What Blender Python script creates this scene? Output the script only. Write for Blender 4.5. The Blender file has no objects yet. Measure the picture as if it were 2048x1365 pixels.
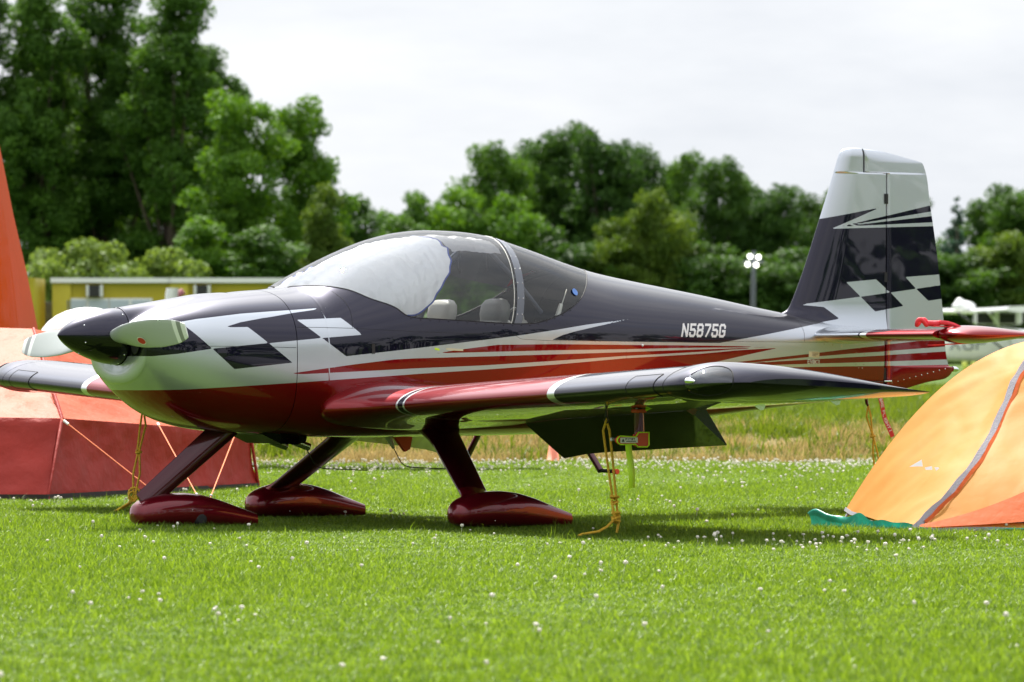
import bpy, bmesh, math, random
import numpy as np
from mathutils import Vector, Matrix

random.seed(7); RNG = np.random.default_rng(7)
scene = bpy.context.scene
COL = scene.collection
R = math.radians

# ---------------------------------------------------------------- camera
YAW = R(34.5)                                   # the camera looks this far round from square-on to the fuselage
SA, CA = math.sin(YAW), math.cos(YAW)
CAM = Vector((-14.384, -25.303, .985))
def site(u, v, z=0.0):
    """ground plan of the place: u metres to the right of, v metres in front of the spot the photographer stood on"""
    return Vector((CAM.x + u*CA + v*SA, CAM.y - u*SA + v*CA, z))
cam_d = bpy.data.cameras.new('camera'); cam = bpy.data.objects.new('camera', cam_d); COL.objects.link(cam)
cam.location = CAM
cam.rotation_euler = (R(90), 0, -YAW)
cam_d.sensor_width = 36; cam_d.lens = 187.03; cam_d.shift_y = 17.5/2048
cam_d.clip_start = .5; cam_d.clip_end = 6000
cam_d.dof.use_dof = True; cam_d.dof.focus_distance = 28.9; cam_d.dof.aperture_fstop = 6.6
scene.camera = cam

# ---------------------------------------------------------------- sky and sun: thin bright cloud, high sun behind and to the left
SUN_EL = R(54); SUN_AZ = R(16)
sh = Vector((SA, CA, 0))*math.cos(SUN_AZ) - Vector((CA, -SA, 0))*math.sin(SUN_AZ)
SUN_DIR = Vector((sh.x*math.cos(SUN_EL), sh.y*math.cos(SUN_EL), math.sin(SUN_EL)))
world = bpy.data.worlds.new('World'); scene.world = world; world.use_nodes = True
wn = world.node_tree.nodes; wl = world.node_tree.links
for n in list(wn): wn.remove(n)
w_out = wn.new('ShaderNodeOutputWorld'); w_bg = wn.new('ShaderNodeBackground')
w_sky = wn.new('ShaderNodeTexSky'); w_sky.sky_type = 'NISHITA'; w_sky.sun_disc = False
w_sky.sun_elevation = SUN_EL; w_sky.sun_rotation = math.atan2(SUN_DIR.x, SUN_DIR.y)
w_tc = wn.new('ShaderNodeTexCoord'); w_map = wn.new('ShaderNodeMapping')
w_map.inputs['Scale'].default_value = (.8, .8, 3.2)
w_n1 = wn.new('ShaderNodeTexNoise'); w_n1.inputs['Scale'].default_value = 3.6; w_n1.inputs['Detail'].default_value = 7; w_n1.inputs['Roughness'].default_value = .62
w_n2 = wn.new('ShaderNodeTexNoise'); w_n2.inputs['Scale'].default_value = 1.5; w_n2.inputs['Detail'].default_value = 4
w_r1 = wn.new('ShaderNodeValToRGB'); w_r1.color_ramp.elements[0].position = .30; w_r1.color_ramp.elements[0].color = (3.15, 3.32, 3.6, 1)
w_r1.color_ramp.elements[1].position = .64; w_r1.color_ramp.elements[1].color = (4.75, 4.8, 4.85, 1)
w_r2 = wn.new('ShaderNodeValToRGB'); w_r2.color_ramp.elements[0].position = .26; w_r2.color_ramp.elements[0].color = (.45, .45, .45, 1)
w_r2.color_ramp.elements[1].position = .44; w_r2.color_ramp.elements[1].color = (1, 1, 1, 1)
w_mix = wn.new('ShaderNodeMix'); w_mix.data_type = 'RGBA'
wl.new(w_tc.outputs['Generated'], w_map.inputs['Vector'])
wl.new(w_map.outputs['Vector'], w_n1.inputs['Vector']); wl.new(w_map.outputs['Vector'], w_n2.inputs['Vector'])
wl.new(w_n1.outputs['Fac'], w_r1.inputs['Fac']); wl.new(w_n2.outputs['Fac'], w_r2.inputs['Fac'])
wl.new(w_r2.outputs['Color'], w_mix.inputs['Factor'])
wl.new(w_sky.outputs['Color'], w_mix.inputs['A']); wl.new(w_r1.outputs['Color'], w_mix.inputs['B'])
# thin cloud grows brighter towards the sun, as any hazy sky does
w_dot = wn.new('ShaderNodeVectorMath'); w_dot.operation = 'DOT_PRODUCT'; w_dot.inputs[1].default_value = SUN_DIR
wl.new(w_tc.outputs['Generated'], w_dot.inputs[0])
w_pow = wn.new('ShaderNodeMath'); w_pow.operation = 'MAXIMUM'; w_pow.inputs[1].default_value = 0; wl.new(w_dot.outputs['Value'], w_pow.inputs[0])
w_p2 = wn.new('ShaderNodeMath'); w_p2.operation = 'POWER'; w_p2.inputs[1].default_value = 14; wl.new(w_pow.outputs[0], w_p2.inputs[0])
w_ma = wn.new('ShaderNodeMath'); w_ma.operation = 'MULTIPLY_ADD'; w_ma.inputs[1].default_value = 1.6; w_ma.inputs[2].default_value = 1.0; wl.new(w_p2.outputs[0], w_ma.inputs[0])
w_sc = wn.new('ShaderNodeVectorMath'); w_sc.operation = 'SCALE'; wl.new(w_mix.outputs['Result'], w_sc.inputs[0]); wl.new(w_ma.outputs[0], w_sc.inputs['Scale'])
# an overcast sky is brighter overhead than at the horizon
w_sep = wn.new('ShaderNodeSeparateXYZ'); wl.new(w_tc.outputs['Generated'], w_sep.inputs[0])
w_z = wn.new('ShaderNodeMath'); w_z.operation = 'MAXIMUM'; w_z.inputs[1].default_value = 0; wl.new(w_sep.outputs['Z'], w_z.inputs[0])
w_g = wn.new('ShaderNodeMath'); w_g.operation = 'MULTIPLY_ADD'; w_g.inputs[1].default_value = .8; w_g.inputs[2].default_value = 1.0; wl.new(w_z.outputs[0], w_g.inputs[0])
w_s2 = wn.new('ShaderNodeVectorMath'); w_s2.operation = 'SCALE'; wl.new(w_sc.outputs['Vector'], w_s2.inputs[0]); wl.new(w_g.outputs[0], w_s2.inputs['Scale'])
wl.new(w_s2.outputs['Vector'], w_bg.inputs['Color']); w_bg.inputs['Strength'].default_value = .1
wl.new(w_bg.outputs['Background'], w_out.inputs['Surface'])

sun_d = bpy.data.lights.new('sun', 'SUN'); sun_d.energy = 4.9; sun_d.angle = R(.6); sun_d.color = (1.0, .955, .88)
sun = bpy.data.objects.new('sun', sun_d); COL.objects.link(sun)
sun.rotation_euler = SUN_DIR.to_track_quat('Z', 'Y').to_euler()
sun.location = (0, 0, 30)

vs = scene.view_settings
vs.view_transform = 'Standard'; vs.look = 'None'; vs.gamma = 1.0; vs.use_curve_mapping = False
vs.exposure = 1.20
# ---------------------------------------------------------------- helpers
def tag(o, label=None, cat=None, group=None, kind=None):
    if label: o['label'] = label
    if cat: o['category'] = cat
    if group: o['group'] = group
    if kind: o['kind'] = kind
    return o

def empty(name, loc, label=None, cat=None, group=None):
    o = bpy.data.objects.new(name, None); COL.objects.link(o); o.location = loc
    o.empty_display_size = .2
    return tag(o, label, cat, group)

def link(name, me, mat=None, parent=None):
    o = bpy.data.objects.new(name, me); COL.objects.link(o)
    if mat is not None:
        for m in (mat if isinstance(mat, (list, tuple)) else [mat]): me.materials.append(m)
    if parent is not None:
        o.parent = parent
        o.location = -abs_loc(parent)
    return o

def abs_loc(o):
    v = Vector(o.location)
    while o.parent is not None:
        o = o.parent; v += Vector(o.location)
    return v

class MB:
    """collects vertices and faces of one mesh"""
    def __init__(self): self.v = []; self.f = []; self.m = []
    def add(self, vs, fs, mi=0):
        b = len(self.v); self.v += [tuple(map(float, p)) for p in vs]
        self.f += [tuple(b + i for i in f) for f in fs]; self.m += [mi]*len(fs)
    def grid(self, P, cu=False, cv=False, mi=0, flip=False):
        P = np.asarray(P, float); n, m = P.shape[:2]; fs = []
        for i in range(n if cu else n - 1):
            for j in range(m if cv else m - 1):
                a, b, c, d = i*m + j, ((i+1) % n)*m + j, ((i+1) % n)*m + (j+1) % m, i*m + (j+1) % m
                fs.append((a, d, c, b) if flip else (a, b, c, d))
        self.add(P.reshape(-1, 3), fs, mi)
    def loft(self, S, mi=0, cap0=True, cap1=True):
        S = np.asarray(S, float); n, m = S.shape[:2]
        self.grid(S, cv=True, mi=mi)
        for k, on in ((0, cap0), (n-1, cap1)):
            if on:
                loop = list(range(m))
                self.add(S[k], [tuple(loop if k else loop[::-1])], mi)
    def tube(self, pts, r, n=8, mi=0, closed=False):
        pts = [Vector(p) for p in pts]; L = len(pts)
        rr = r if hasattr(r, '__len__') else [r]*L
        t0 = (pts[1] - pts[0]).normalized()
        nrm = t0.orthogonal().normalized(); S = []
        for i, p in enumerate(pts):
            if closed: t = (pts[(i+1) % L] - pts[i-1]).normalized()
            else: t = (pts[min(i+1, L-1)] - pts[max(i-1, 0)]).normalized()
            nrm = (nrm - t*nrm.dot(t))
            nrm = nrm.normalized() if nrm.length > 1e-6 else t.orthogonal().normalized()
            b = t.cross(nrm)
            S.append([p + (nrm*math.cos(2*math.pi*k/n) + b*math.sin(2*math.pi*k/n))*rr[i] for k in range(n)])
        if closed: self.grid(S, cu=True, cv=True, mi=mi)
        else: self.loft(S, mi)
    def box(self, c, s, rz=0, mi=0, M=None):
        q = []
        for dx, dy, dz in ((-1,-1,-1),(1,-1,-1),(1,1,-1),(-1,1,-1),(-1,-1,1),(1,-1,1),(1,1,1),(-1,1,1)):
            p = Vector((dx*s[0]/2, dy*s[1]/2, dz*s[2]/2))
            if M is not None: p = M @ p
            elif rz: p = Matrix.Rotation(rz, 3, 'Z') @ p
            q.append(p + Vector(c))
        self.add(q, [(0,3,2,1),(4,5,6,7),(0,1,5,4),(1,2,6,5),(2,3,7,6),(3,0,4,7)], mi)
    def ball(self, c, r, n=8, m=5, sc=(1,1,1), mi=0):
        S = []
        for i in range(m + 1):
            a = -math.pi/2 + math.pi*i/m; a = max(-1.5, min(1.5, a))
            S.append([Vector(c) + Vector((math.cos(a)*math.cos(2*math.pi*k/n)*r*sc[0], math.cos(a)*math.sin(2*math.pi*k/n)*r*sc[1], math.sin(a)*r*sc[2])) for k in range(n)])
        self.loft(S, mi)
    def mesh(self, name, smooth=True):
        me = bpy.data.meshes.new(name); me.from_pydata(self.v, [], self.f)
        if any(self.m): me.polygons.foreach_set('material_index', self.m)
        me.polygons.foreach_set('use_smooth', [smooth]*len(self.f))
        me.update(); return me
    def build(self, name, mat=None, parent=None, smooth=True, fix=True, bevel=0, sharp=None):
        me = self.mesh(name, smooth)
        if fix:
            bm = bmesh.new(); bm.from_mesh(me); bmesh.ops.recalc_face_normals(bm, faces=bm.faces); bm.to_mesh(me); bm.free()
        if sharp is not None: me.set_sharp_from_angle(angle=R(sharp))
        o = link(name, me, mat, parent)
        if bevel:
            b = o.modifiers.new('bevel', 'BEVEL'); b.width = bevel; b.segments = 2; b.limit_method = 'ANGLE'
        return o

def grid_mesh(name, P, cu=False, cv=False, flip=False, attrs=None):
    """fast big grid: P[n, m, 3]"""
    P = np.asarray(P, float); n, m = P.shape[:2]
    I = np.arange(n if cu else n-1)[:, None]; J = np.arange(m if cv else m-1)[None, :]
    a = I*m + J; b = ((I+1) % n)*m + J; c = ((I+1) % n)*m + (J+1) % m; d = I*m + (J+1) % m
    F = np.stack([a, d, c, b] if flip else [a, b, c, d], -1).reshape(-1, 4)
    return fast_mesh(name, P.reshape(-1, 3), F, attrs)

def fast_mesh(name, V, F, attrs=None, smooth=True):
    V = np.asarray(V, np.float32); F = np.asarray(F, np.int32); k = F.shape[1]
    me = bpy.data.meshes.new(name)
    me.vertices.add(len(V)); me.vertices.foreach_set('co', V.ravel())
    me.loops.add(F.size); me.loops.foreach_set('vertex_index', F.ravel())
    me.polygons.add(len(F)); me.polygons.foreach_set('loop_start', np.arange(len(F), dtype=np.int32)*k)
    me.polygons.foreach_set('use_smooth', np.full(len(F), smooth))
    for nm, arr in (attrs or {}).items():
        if np.ndim(arr) > 1:
            at = me.attributes.new(nm, 'FLOAT_COLOR', 'POINT'); at.data.foreach_set('color', np.asarray(arr, np.float32).ravel())
        else:
            at = me.attributes.new(nm, 'FLOAT', 'POINT'); at.data.foreach_set('value', np.asarray(arr, np.float32).ravel())
    me.update(calc_edges=True); me.validate()
    return me

def vnoise(p, seed=0):
    """cheap smooth noise in [-1, 1] for arrays of 2-D / 3-D points"""
    p = np.asarray(p, float); r = np.random.default_rng(seed); o = np.zeros(p.shape[:-1])
    for k in range(10):
        d = r.normal(size=p.shape[-1]); d *= r.uniform(.6, 2.0)/np.linalg.norm(d)
        o += np.sin(p @ d*1.6 + r.uniform(0, 6.3) + 1.3*np.sin(p @ r.normal(size=p.shape[-1])*.7 + r.uniform(0, 6.3)))
    return o/5.0

# ---------------------------------------------------------------- materials
def nodes(name):
    m = bpy.data.materials.new(name); m.use_nodes = True
    nt = m.node_tree; return m, nt, nt.nodes, nt.links, nt.nodes['Principled BSDF'], nt.nodes['Material Output']

def pbr(name, col, rough=.5, metal=0., coat=0., spec=.5, noise=0., scale=8., bump=0., bscale=60., sss=None, trans=0., sheen=0.):
    m, nt, N, L, b, out = nodes(name)
    b.inputs['Base Color'].default_value = (*col, 1); b.inputs['Roughness'].default_value = rough
    b.inputs['Metallic'].default_value = metal; b.inputs['Coat Weight'].default_value = coat; b.inputs['Coat Roughness'].default_value = .03
    b.inputs['Specular IOR Level'].default_value = spec
    tc = N.new('ShaderNodeTexCoord')
    if noise:
        t = N.new('ShaderNodeTexNoise'); t.inputs['Scale'].default_value = scale; t.inputs['Detail'].default_value = 5
        L.new(tc.outputs['Object'], t.inputs['Vector'])
        mr = N.new('ShaderNodeMapRange'); mr.inputs['From Min'].default_value = .3; mr.inputs['From Max'].default_value = .7
        mr.inputs['To Min'].default_value = 1 - noise; mr.inputs['To Max'].default_value = 1 + noise
        L.new(t.outputs['Fac'], mr.inputs['Value'])
        hs = N.new('ShaderNodeHueSaturation'); hs.inputs['Color'].default_value = (*col, 1)
        L.new(mr.outputs['Result'], hs.inputs['Value']); L.new(hs.outputs['Color'], b.inputs['Base Color'])
    if bump:
        t2 = N.new('ShaderNodeTexNoise'); t2.inputs['Scale'].default_value = bscale; t2.inputs['Detail'].default_value = 4
        L.new(tc.outputs['Object'], t2.inputs['Vector'])
        bp = N.new('ShaderNodeBump'); bp.inputs['Strength'].default_value = bump; bp.inputs['Distance'].default_value = .01
        L.new(t2.outputs['Fac'], bp.inputs['Height']); L.new(bp.outputs['Normal'], b.inputs['Normal'])
    if trans:
        tl = N.new('ShaderNodeBsdfTranslucent'); tl.inputs['Color'].default_value = (*col, 1)
        mx = N.new('ShaderNodeMixShader'); mx.inputs['Fac'].default_value = trans
        src = b.inputs['Base Color'].links[0].from_socket if b.inputs['Base Color'].links else None
        if src: L.new(src, tl.inputs['Color'])
        L.new(b.outputs['BSDF'], mx.inputs[1]); L.new(tl.outputs['BSDF'], mx.inputs[2]); L.new(mx.outputs['Shader'], out.inputs['Surface'])
    return m

C_DARK = (.0080, .0062, .0205); C_SILV = (.49, .52, .57); C_RED = (.22, .0015, .0055); C_WHITE = (.80, .81, .82)

def paint_finish(b):
    b.inputs['Roughness'].default_value = .32; b.inputs['Coat Weight'].default_value = 1.0
    b.inputs['Specular IOR Level'].default_value = .08
    b.inputs['Coat Roughness'].default_value = .015; b.inputs['Coat IOR'].default_value = 1.46

def flake(N, L, b):
    tc = N.new('ShaderNodeTexCoord')
    t = N.new('ShaderNodeTexNoise'); t.inputs['Scale'].default_value = 2.2; t.inputs['Detail'].default_value = 2
    L.new(tc.outputs['Object'], t.inputs['Vector'])
    bp = N.new('ShaderNodeBump'); bp.inputs['Strength'].default_value = .10; bp.inputs['Distance'].default_value = .012   # slight waviness of sheet metal
    L.new(t.outputs['Fac'], bp.inputs['Height']); L.new(bp.outputs['Normal'], b.inputs['Coat Normal'])
    return tc

def livery_paint():
    m, nt, N, L, b, out = nodes('livery_paint'); paint_finish(b); flake(N, L, b)
    def mask(nm):
        a = N.new('ShaderNodeAttribute'); a.attribute_name = nm
        g = N.new('ShaderNodeMath'); g.operation = 'GREATER_THAN'; g.inputs[1].default_value = 0
        L.new(a.outputs['Fac'], g.inputs[0]); return g
    md, mr = mask('d_dark'), mask('d_red')
    x1 = N.new('ShaderNodeMix'); x1.data_type = 'RGBA'; x1.inputs['A'].default_value = (*C_SILV, 1); x1.inputs['B'].default_value = (*C_RED, 1)
    x2 = N.new('ShaderNodeMix'); x2.data_type = 'RGBA'; x2.inputs['B'].default_value = (*C_DARK, 1)
    L.new(mr.outputs[0], x1.inputs['Factor']); L.new(x1.outputs['Result'], x2.inputs['A']); L.new(md.outputs[0], x2.inputs['Factor'])
    L.new(x2.outputs['Result'], b.inputs['Base Color'])
    mm = N.new('ShaderNodeMath'); mm.operation = 'MULTIPLY_ADD'; mm.inputs[1].default_value = .14; mm.inputs[2].default_value = .80
    L.new(md.outputs[0], mm.inputs[0])
    L.new(mm.outputs[0], b.inputs['Metallic'])
    return m

def span_paint(name, stops, full):
    """paint in chordwise bands by distance from the centre line: stops = [(metres, colour), ...]"""
    m, nt, N, L, b, out = nodes(name); paint_finish(b); tc = flake(N, L, b)
    sx = N.new('ShaderNodeSeparateXYZ'); L.new(tc.outputs['Object'], sx.inputs[0])
    ab = N.new('ShaderNodeMath'); ab.operation = 'ABSOLUTE'; L.new(sx.outputs['Y'], ab.inputs[0])
    dv = N.new('ShaderNodeMath'); dv.operation = 'DIVIDE'; dv.inputs[1].default_value = full; L.new(ab.outputs[0], dv.inputs[0])
    cr = N.new('ShaderNodeValToRGB'); cr.color_ramp.interpolation = 'CONSTANT'
    el = cr.color_ramp.elements
    el[0].position = 0; el[0].color = (*stops[0][1], 1); el[1].position = stops[1][0]/full; el[1].color = (*stops[1][1], 1)
    for p, c in stops[2:]:
        e = el.new(p/full); e.color = (*c, 1)
    L.new(dv.outputs[0], cr.inputs['Fac']); L.new(cr.outputs['Color'], b.inputs['Base Color'])
    b.inputs['Metallic'].default_value = .85
    return m

def gloss_paint(name, col, metal=.55):
    m, nt, N, L, b, out = nodes(name); paint_finish(b); flake(N, L, b)
    b.inputs['Base Color'].default_value = (*col, 1); b.inputs['Metallic'].default_value = metal
    return m

def glass(name, tint=(.93, .95, .95), ior=1.49, rough=0.0, boost=1.0):
    m, nt, N, L, b, out = nodes(name); N.remove(b)
    tr = N.new('ShaderNodeBsdfTransparent'); tr.inputs['Color'].default_value = (*tint, 1)
    gl = N.new('ShaderNodeBsdfGlossy'); gl.inputs['Roughness'].default_value = rough; gl.inputs['Color'].default_value = (1, 1, 1, 1)
    fr = N.new('ShaderNodeFresnel'); fr.inputs['IOR'].default_value = ior
    mu = N.new('ShaderNodeMath'); mu.operation = 'MULTIPLY'; mu.inputs[1].default_value = boost; mu.use_clamp = True
    mx = N.new('ShaderNodeMixShader')
    L.new(fr.outputs[0], mu.inputs[0]); L.new(mu.outputs[0], mx.inputs['Fac'])
    L.new(tr.outputs[0], mx.inputs[1]); L.new(gl.outputs[0], mx.inputs[2]); L.new(mx.outputs[0], out.inputs['Surface'])
    return m

def leaf_mat(name, c1, c2, trans=.35, rough=.6, spec=.15):
    m, nt, N, L, b, out = nodes(name)
    a = N.new('ShaderNodeAttribute'); a.attribute_name = 'tone'
    oi = N.new('ShaderNodeObjectInfo')
    ad = N.new('ShaderNodeMath'); ad.operation = 'MULTIPLY_ADD'; ad.inputs[1].default_value = .25; ad.use_clamp = True
    L.new(oi.outputs['Random'], ad.inputs[0]); L.new(a.outputs['Fac'], ad.inputs[2])
    mx = N.new('ShaderNodeMix'); mx.data_type = 'RGBA'; mx.inputs['A'].default_value = (*c1, 1); mx.inputs['B'].default_value = (*c2, 1)
    L.new(ad.outputs[0], mx.inputs['Factor']); L.new(mx.outputs['Result'], b.inputs['Base Color'])
    b.inputs['Roughness'].default_value = rough; b.inputs['Specular IOR Level'].default_value = spec
    tl = N.new('ShaderNodeBsdfTranslucent')
    hs = N.new('ShaderNodeHueSaturation'); hs.inputs['Hue'].default_value = .485; hs.inputs['Saturation'].default_value = 1.1; hs.inputs['Value'].default_value = 1.5
    L.new(mx.outputs['Result'], hs.inputs['Color']); L.new(hs.outputs['Color'], tl.inputs['Color'])
    sm = N.new('ShaderNodeMixShader'); sm.inputs['Fac'].default_value = trans
    L.new(b.outputs['BSDF'], sm.inputs[1]); L.new(tl.outputs['BSDF'], sm.inputs[2]); L.new(sm.outputs[0], out.inputs['Surface'])
    return m

def emit(name, col, s):
    m, nt, N, L, b, out = nodes(name)
    b.inputs['Base Color'].default_value = (*col, 1); b.inputs['Emission Color'].default_value = (*col, 1); b.inputs['Emission Strength'].default_value = s
    return m

M = dict(
    livery=livery_paint(),
    wing=span_paint('wing_paint', [(0, C_RED), (.955, C_WHITE), (.978, C_DARK), (1.018, C_WHITE), (1.04, C_RED), (2.40, C_WHITE), (2.475, C_DARK)], 4.2),
    stab=span_paint('stabiliser_paint', [(0, C_SILV), (.535, C_DARK), (.55, C_WHITE), (.605, C_RED)], 2.0),
    dark=gloss_paint('midnight_paint', C_DARK, .95), red=gloss_paint('candy_red_paint', (.140, .004, .012), .6), maroon=gloss_paint('maroon_paint', (.055, .003, .010), .6),
    silver=gloss_paint('silver_paint', C_SILV, .7), blade=pbr('blade_grey_paint', (.38, .41, .40), .28, coat=.6),
    blade_white=pbr('blade_white_paint', (.78, .79, .78), .3, coat=.5), blade_dark=pbr('blade_stripe_grey', (.23, .24, .24), .3, coat=.5),
    glass=glass('canopy_glass', (.96, .975, .975)), lens=glass('lens_glass', (.80, .84, .86), boost=1.4),
    seam=pbr('seam_shadow_gap', (.006, .006, .008), .7), screw=pbr('steel_screw', (.75, .75, .76), .25, metal=1.),
    chrome=pbr('polished_metal', (.8, .82, .83), .12, metal=1.), frame=pbr('canopy_frame_grey', (.075, .085, .11), .35, coat=.4),
    liner=pbr('cabin_liner_grey', (.04, .04, .043), .8, noise=.2), leather=pbr('seat_leather_grey', (.17, .17, .16), .45, bump=.2, bscale=90),
    leather2=pbr('seat_leather_pale', (.33, .32, .29), .45, bump=.2, bscale=90), black=pbr('black_plastic', (.012, .012, .013), .45), belt=pbr('belt_webbing', (.03, .03, .03), .8),
    white=pbr('white_gloss', (.78, .79, .80), .3, coat=.4), offwhite=pbr('offwhite_plastic', (.62, .62, .57), .45), rubber=pbr('rubber', (.012, .012, .012), .8),
    shade=pbr('sunshade_white_fabric', (.72, .725, .745), .45, trans=.10, bump=1.0, bscale=13), shade2=pbr('sunshade_grey_fabric', (.42, .42, .44), .5, trans=.35, bump=.5, bscale=30),
    blue=pbr('blue_binding', (.03, .06, .30), .6), bluedot=pbr('blue_sticker', (.03, .16, .55), .3, coat=.5),
    rope=pbr('yellow_rope', (.70, .42, .03), .7, bump=.6, bscale=160, noise=.25, scale=60), redtag=pbr('red_vinyl', (.55, .012, .02), .45, noise=.12), redfab=pbr('red_webbing', (.60, .03, .05), .7, bump=.5, bscale=90),
    neon=pbr('neon_yellow_vinyl', (.55, .85, .02), .5), orangered=pbr('orange_vinyl', (.62, .06, .015), .45), paper=pbr('white_label', (.72, .72, .66), .6), cream=pbr('cream_label', (.56, .55, .36), .6),
    white_ink=pbr('white_ink', (.80, .80, .80), .5), silver_ink=pbr('silver_vinyl', (.66, .66, .68), .32, metal=.3, coat=.6), dark_ink=pbr('dark_ink', (.03, .02, .02), .6), grey_ink=pbr('grey_ink', (.22, .24, .26), .6),
)
# ---------------------------------------------------------------- shapes of the aeroplane (metres, nose tip at x=0, tail at +x, port wing at -y)
def pchip(xs, ys):
    xs = np.array(xs, float); ys = np.array(ys, float)
    h = np.diff(xs); d = np.diff(ys) / h
    m = np.zeros_like(ys)
    for i in range(1, len(xs) - 1):
        if d[i-1] * d[i] > 0:
            w1 = 2*h[i] + h[i-1]; w2 = h[i] + 2*h[i-1]
            m[i] = (w1 + w2) / (w1/d[i-1] + w2/d[i])
    m[0] = d[0]; m[-1] = d[-1]
    def f(x):
        x = np.clip(np.asarray(x, float), xs[0], xs[-1])
        i = np.clip(np.searchsorted(xs, x, side='right') - 1, 0, len(xs) - 2)
        t = (x - xs[i]) / h[i]
        return ((2*t**3 - 3*t**2 + 1)*ys[i] + (t**3 - 2*t**2 + t)*h[i]*m[i]
                + (-2*t**3 + 3*t**2)*ys[i+1] + (t**3 - t**2)*h[i]*m[i+1])
    return f

f_top = pchip([.36,.45,.53,.62,.75,.906,1.166,1.435,1.561,1.728,1.895,2.064,2.233,2.404,2.576,2.748,2.922,3.097,3.274,3.504,3.809,3.99,4.356,4.726,4.95,5.2,5.7],
              [1.125,1.168,1.196,1.220,1.252,1.281,1.311,1.335,1.401,1.487,1.559,1.617,1.653,1.667,1.663,1.646,1.604,1.554,1.501,1.442,1.389,1.361,1.304,1.241,1.205,1.165,1.10])
f_hump = pchip([.36,.585,.75,.906,1.1,1.3,5.7],[1.215,1.247,1.266,1.280,1.26,1.15,1.0])   # centre ridge behind the spinner
f_bot = pchip([.36,.40,.45,.50,.575,.65,.777,.971,1.133,1.363,1.5,2.0,3.0,3.4,4.0,5.0,5.635,5.7],
              [.83,.775,.725,.685,.635,.60,.562,.533,.520,.508,.498,.492,.498,.512,.556,.648,.705,.715])
f_wid = pchip([.36,.45,.55,.7,1.0,1.3,1.6,2.0,2.5,3.0,3.5,4.0,4.5,5.0,5.4,5.7],
              [.30,.345,.38,.42,.462,.50,.535,.558,.558,.53,.455,.362,.272,.186,.118,.07])
f_zc = pchip([.36,.5,.7,1.1,1.6,2.0,3.0,3.5,4.2,5.0,5.7],[1.0,.985,.975,.965,1.0,1.03,1.04,1.04,1.035,1.03,1.02])
f_nl = pchip([.36,.7,1.3,2.0,3.0,4.0,5.0,5.7],[2.3,2.5,3.3,4.4,4.4,3.6,3.0,2.8])
f_nu = pchip([.36,.6,1.0,1.435,1.8,2.6,3.5,5.7],[3.6,3.3,2.7,2.4,2.1,2.1,2.15,2.1])

def smooth(f, a, b, sg):
    xs = np.arange(a, b + 1e-9, .01); k = np.arange(-int(3*sg/.01), int(3*sg/.01) + 1)*.01
    w = np.exp(-k*k/(2*sg*sg)); w /= w.sum()
    n = len(k)//2; ys = f(xs)
    # extend both ends by point reflection so that the ends stay where they are
    e = np.concatenate([2*ys[0] - ys[n:0:-1], ys, 2*ys[-1] - ys[-2:-n-2:-1]])
    sm = np.convolve(e, w, mode='valid')
    return lambda x: np.interp(np.asarray(x, float), xs, sm)

f_top = smooth(f_top, .36, 5.7, .028); f_bot = smooth(f_bot, .36, 5.7, .035)
f_wid = smooth(f_wid, .36, 5.7, .07); f_zc = smooth(f_zc, .36, 5.7, .10)
f_nl = smooth(f_nl, .36, 5.7, .12); f_nu = smooth(f_nu, .36, 5.7, .10)
f_hump = smooth(f_hump, .36, 5.7, .03)
f_hw = pchip([.36,.9,1.3,5.7],[.155,.2,.22,.05])

def section_r(x, th):
    """radius of the fuselage section at station x in direction th (0 = port side level, pi/2 = up), about (0, f_zc)"""
    x = np.asarray(x, float); th = np.asarray(th, float)
    c = np.abs(np.cos(th)); s = np.sin(th)
    zc = f_zc(x); w = f_wid(x)
    hu = f_top(x) - zc; hd = zc - f_bot(x)
    h = np.where(s >= 0, hu, hd); n = np.where(s >= 0, f_nu(x), f_nl(x))
    rb = ((c/w)**n + (np.abs(s)/h)**n)**(-1/n)
    wa = f_hw(x)
    ha = np.maximum(f_hump(x) - zc, .02)
    ra = np.where(s > 0, ((c/wa)**2.2 + (np.maximum(s, 0)/ha)**2.2)**(-1/2.2), 0)
    k = 14.
    fade = np.clip((1.28 - x)/.25, 0, 1)
    return (rb**k + (ra*fade)**k)**(1/k)

def fus_point(x, th, side=-1):
    r = section_r(x, th)
    return np.stack([x + 0*r, side*r*np.cos(th), f_zc(x) + r*np.sin(th)], -1)

def fus_half(x, z):
    """half width of the fuselage at (x, z); negative outside"""
    x = np.asarray(x, float); z = np.asarray(z, float)
    th = np.linspace(-np.pi/2, np.pi/2, 181)
    X, T = np.meshgrid(np.atleast_1d(x).ravel(), th, indexing='ij')
    r = section_r(X, T); zz = f_zc(X) + r*np.sin(T); yy = r*np.cos(T)
    out = np.array([np.interp(zv, zz[i], yy[i], left=-.01, right=-.01) for i, zv in enumerate(np.atleast_1d(z).ravel())])
    return out.reshape(np.shape(x)) if np.shape(x) else float(out[0])

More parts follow.
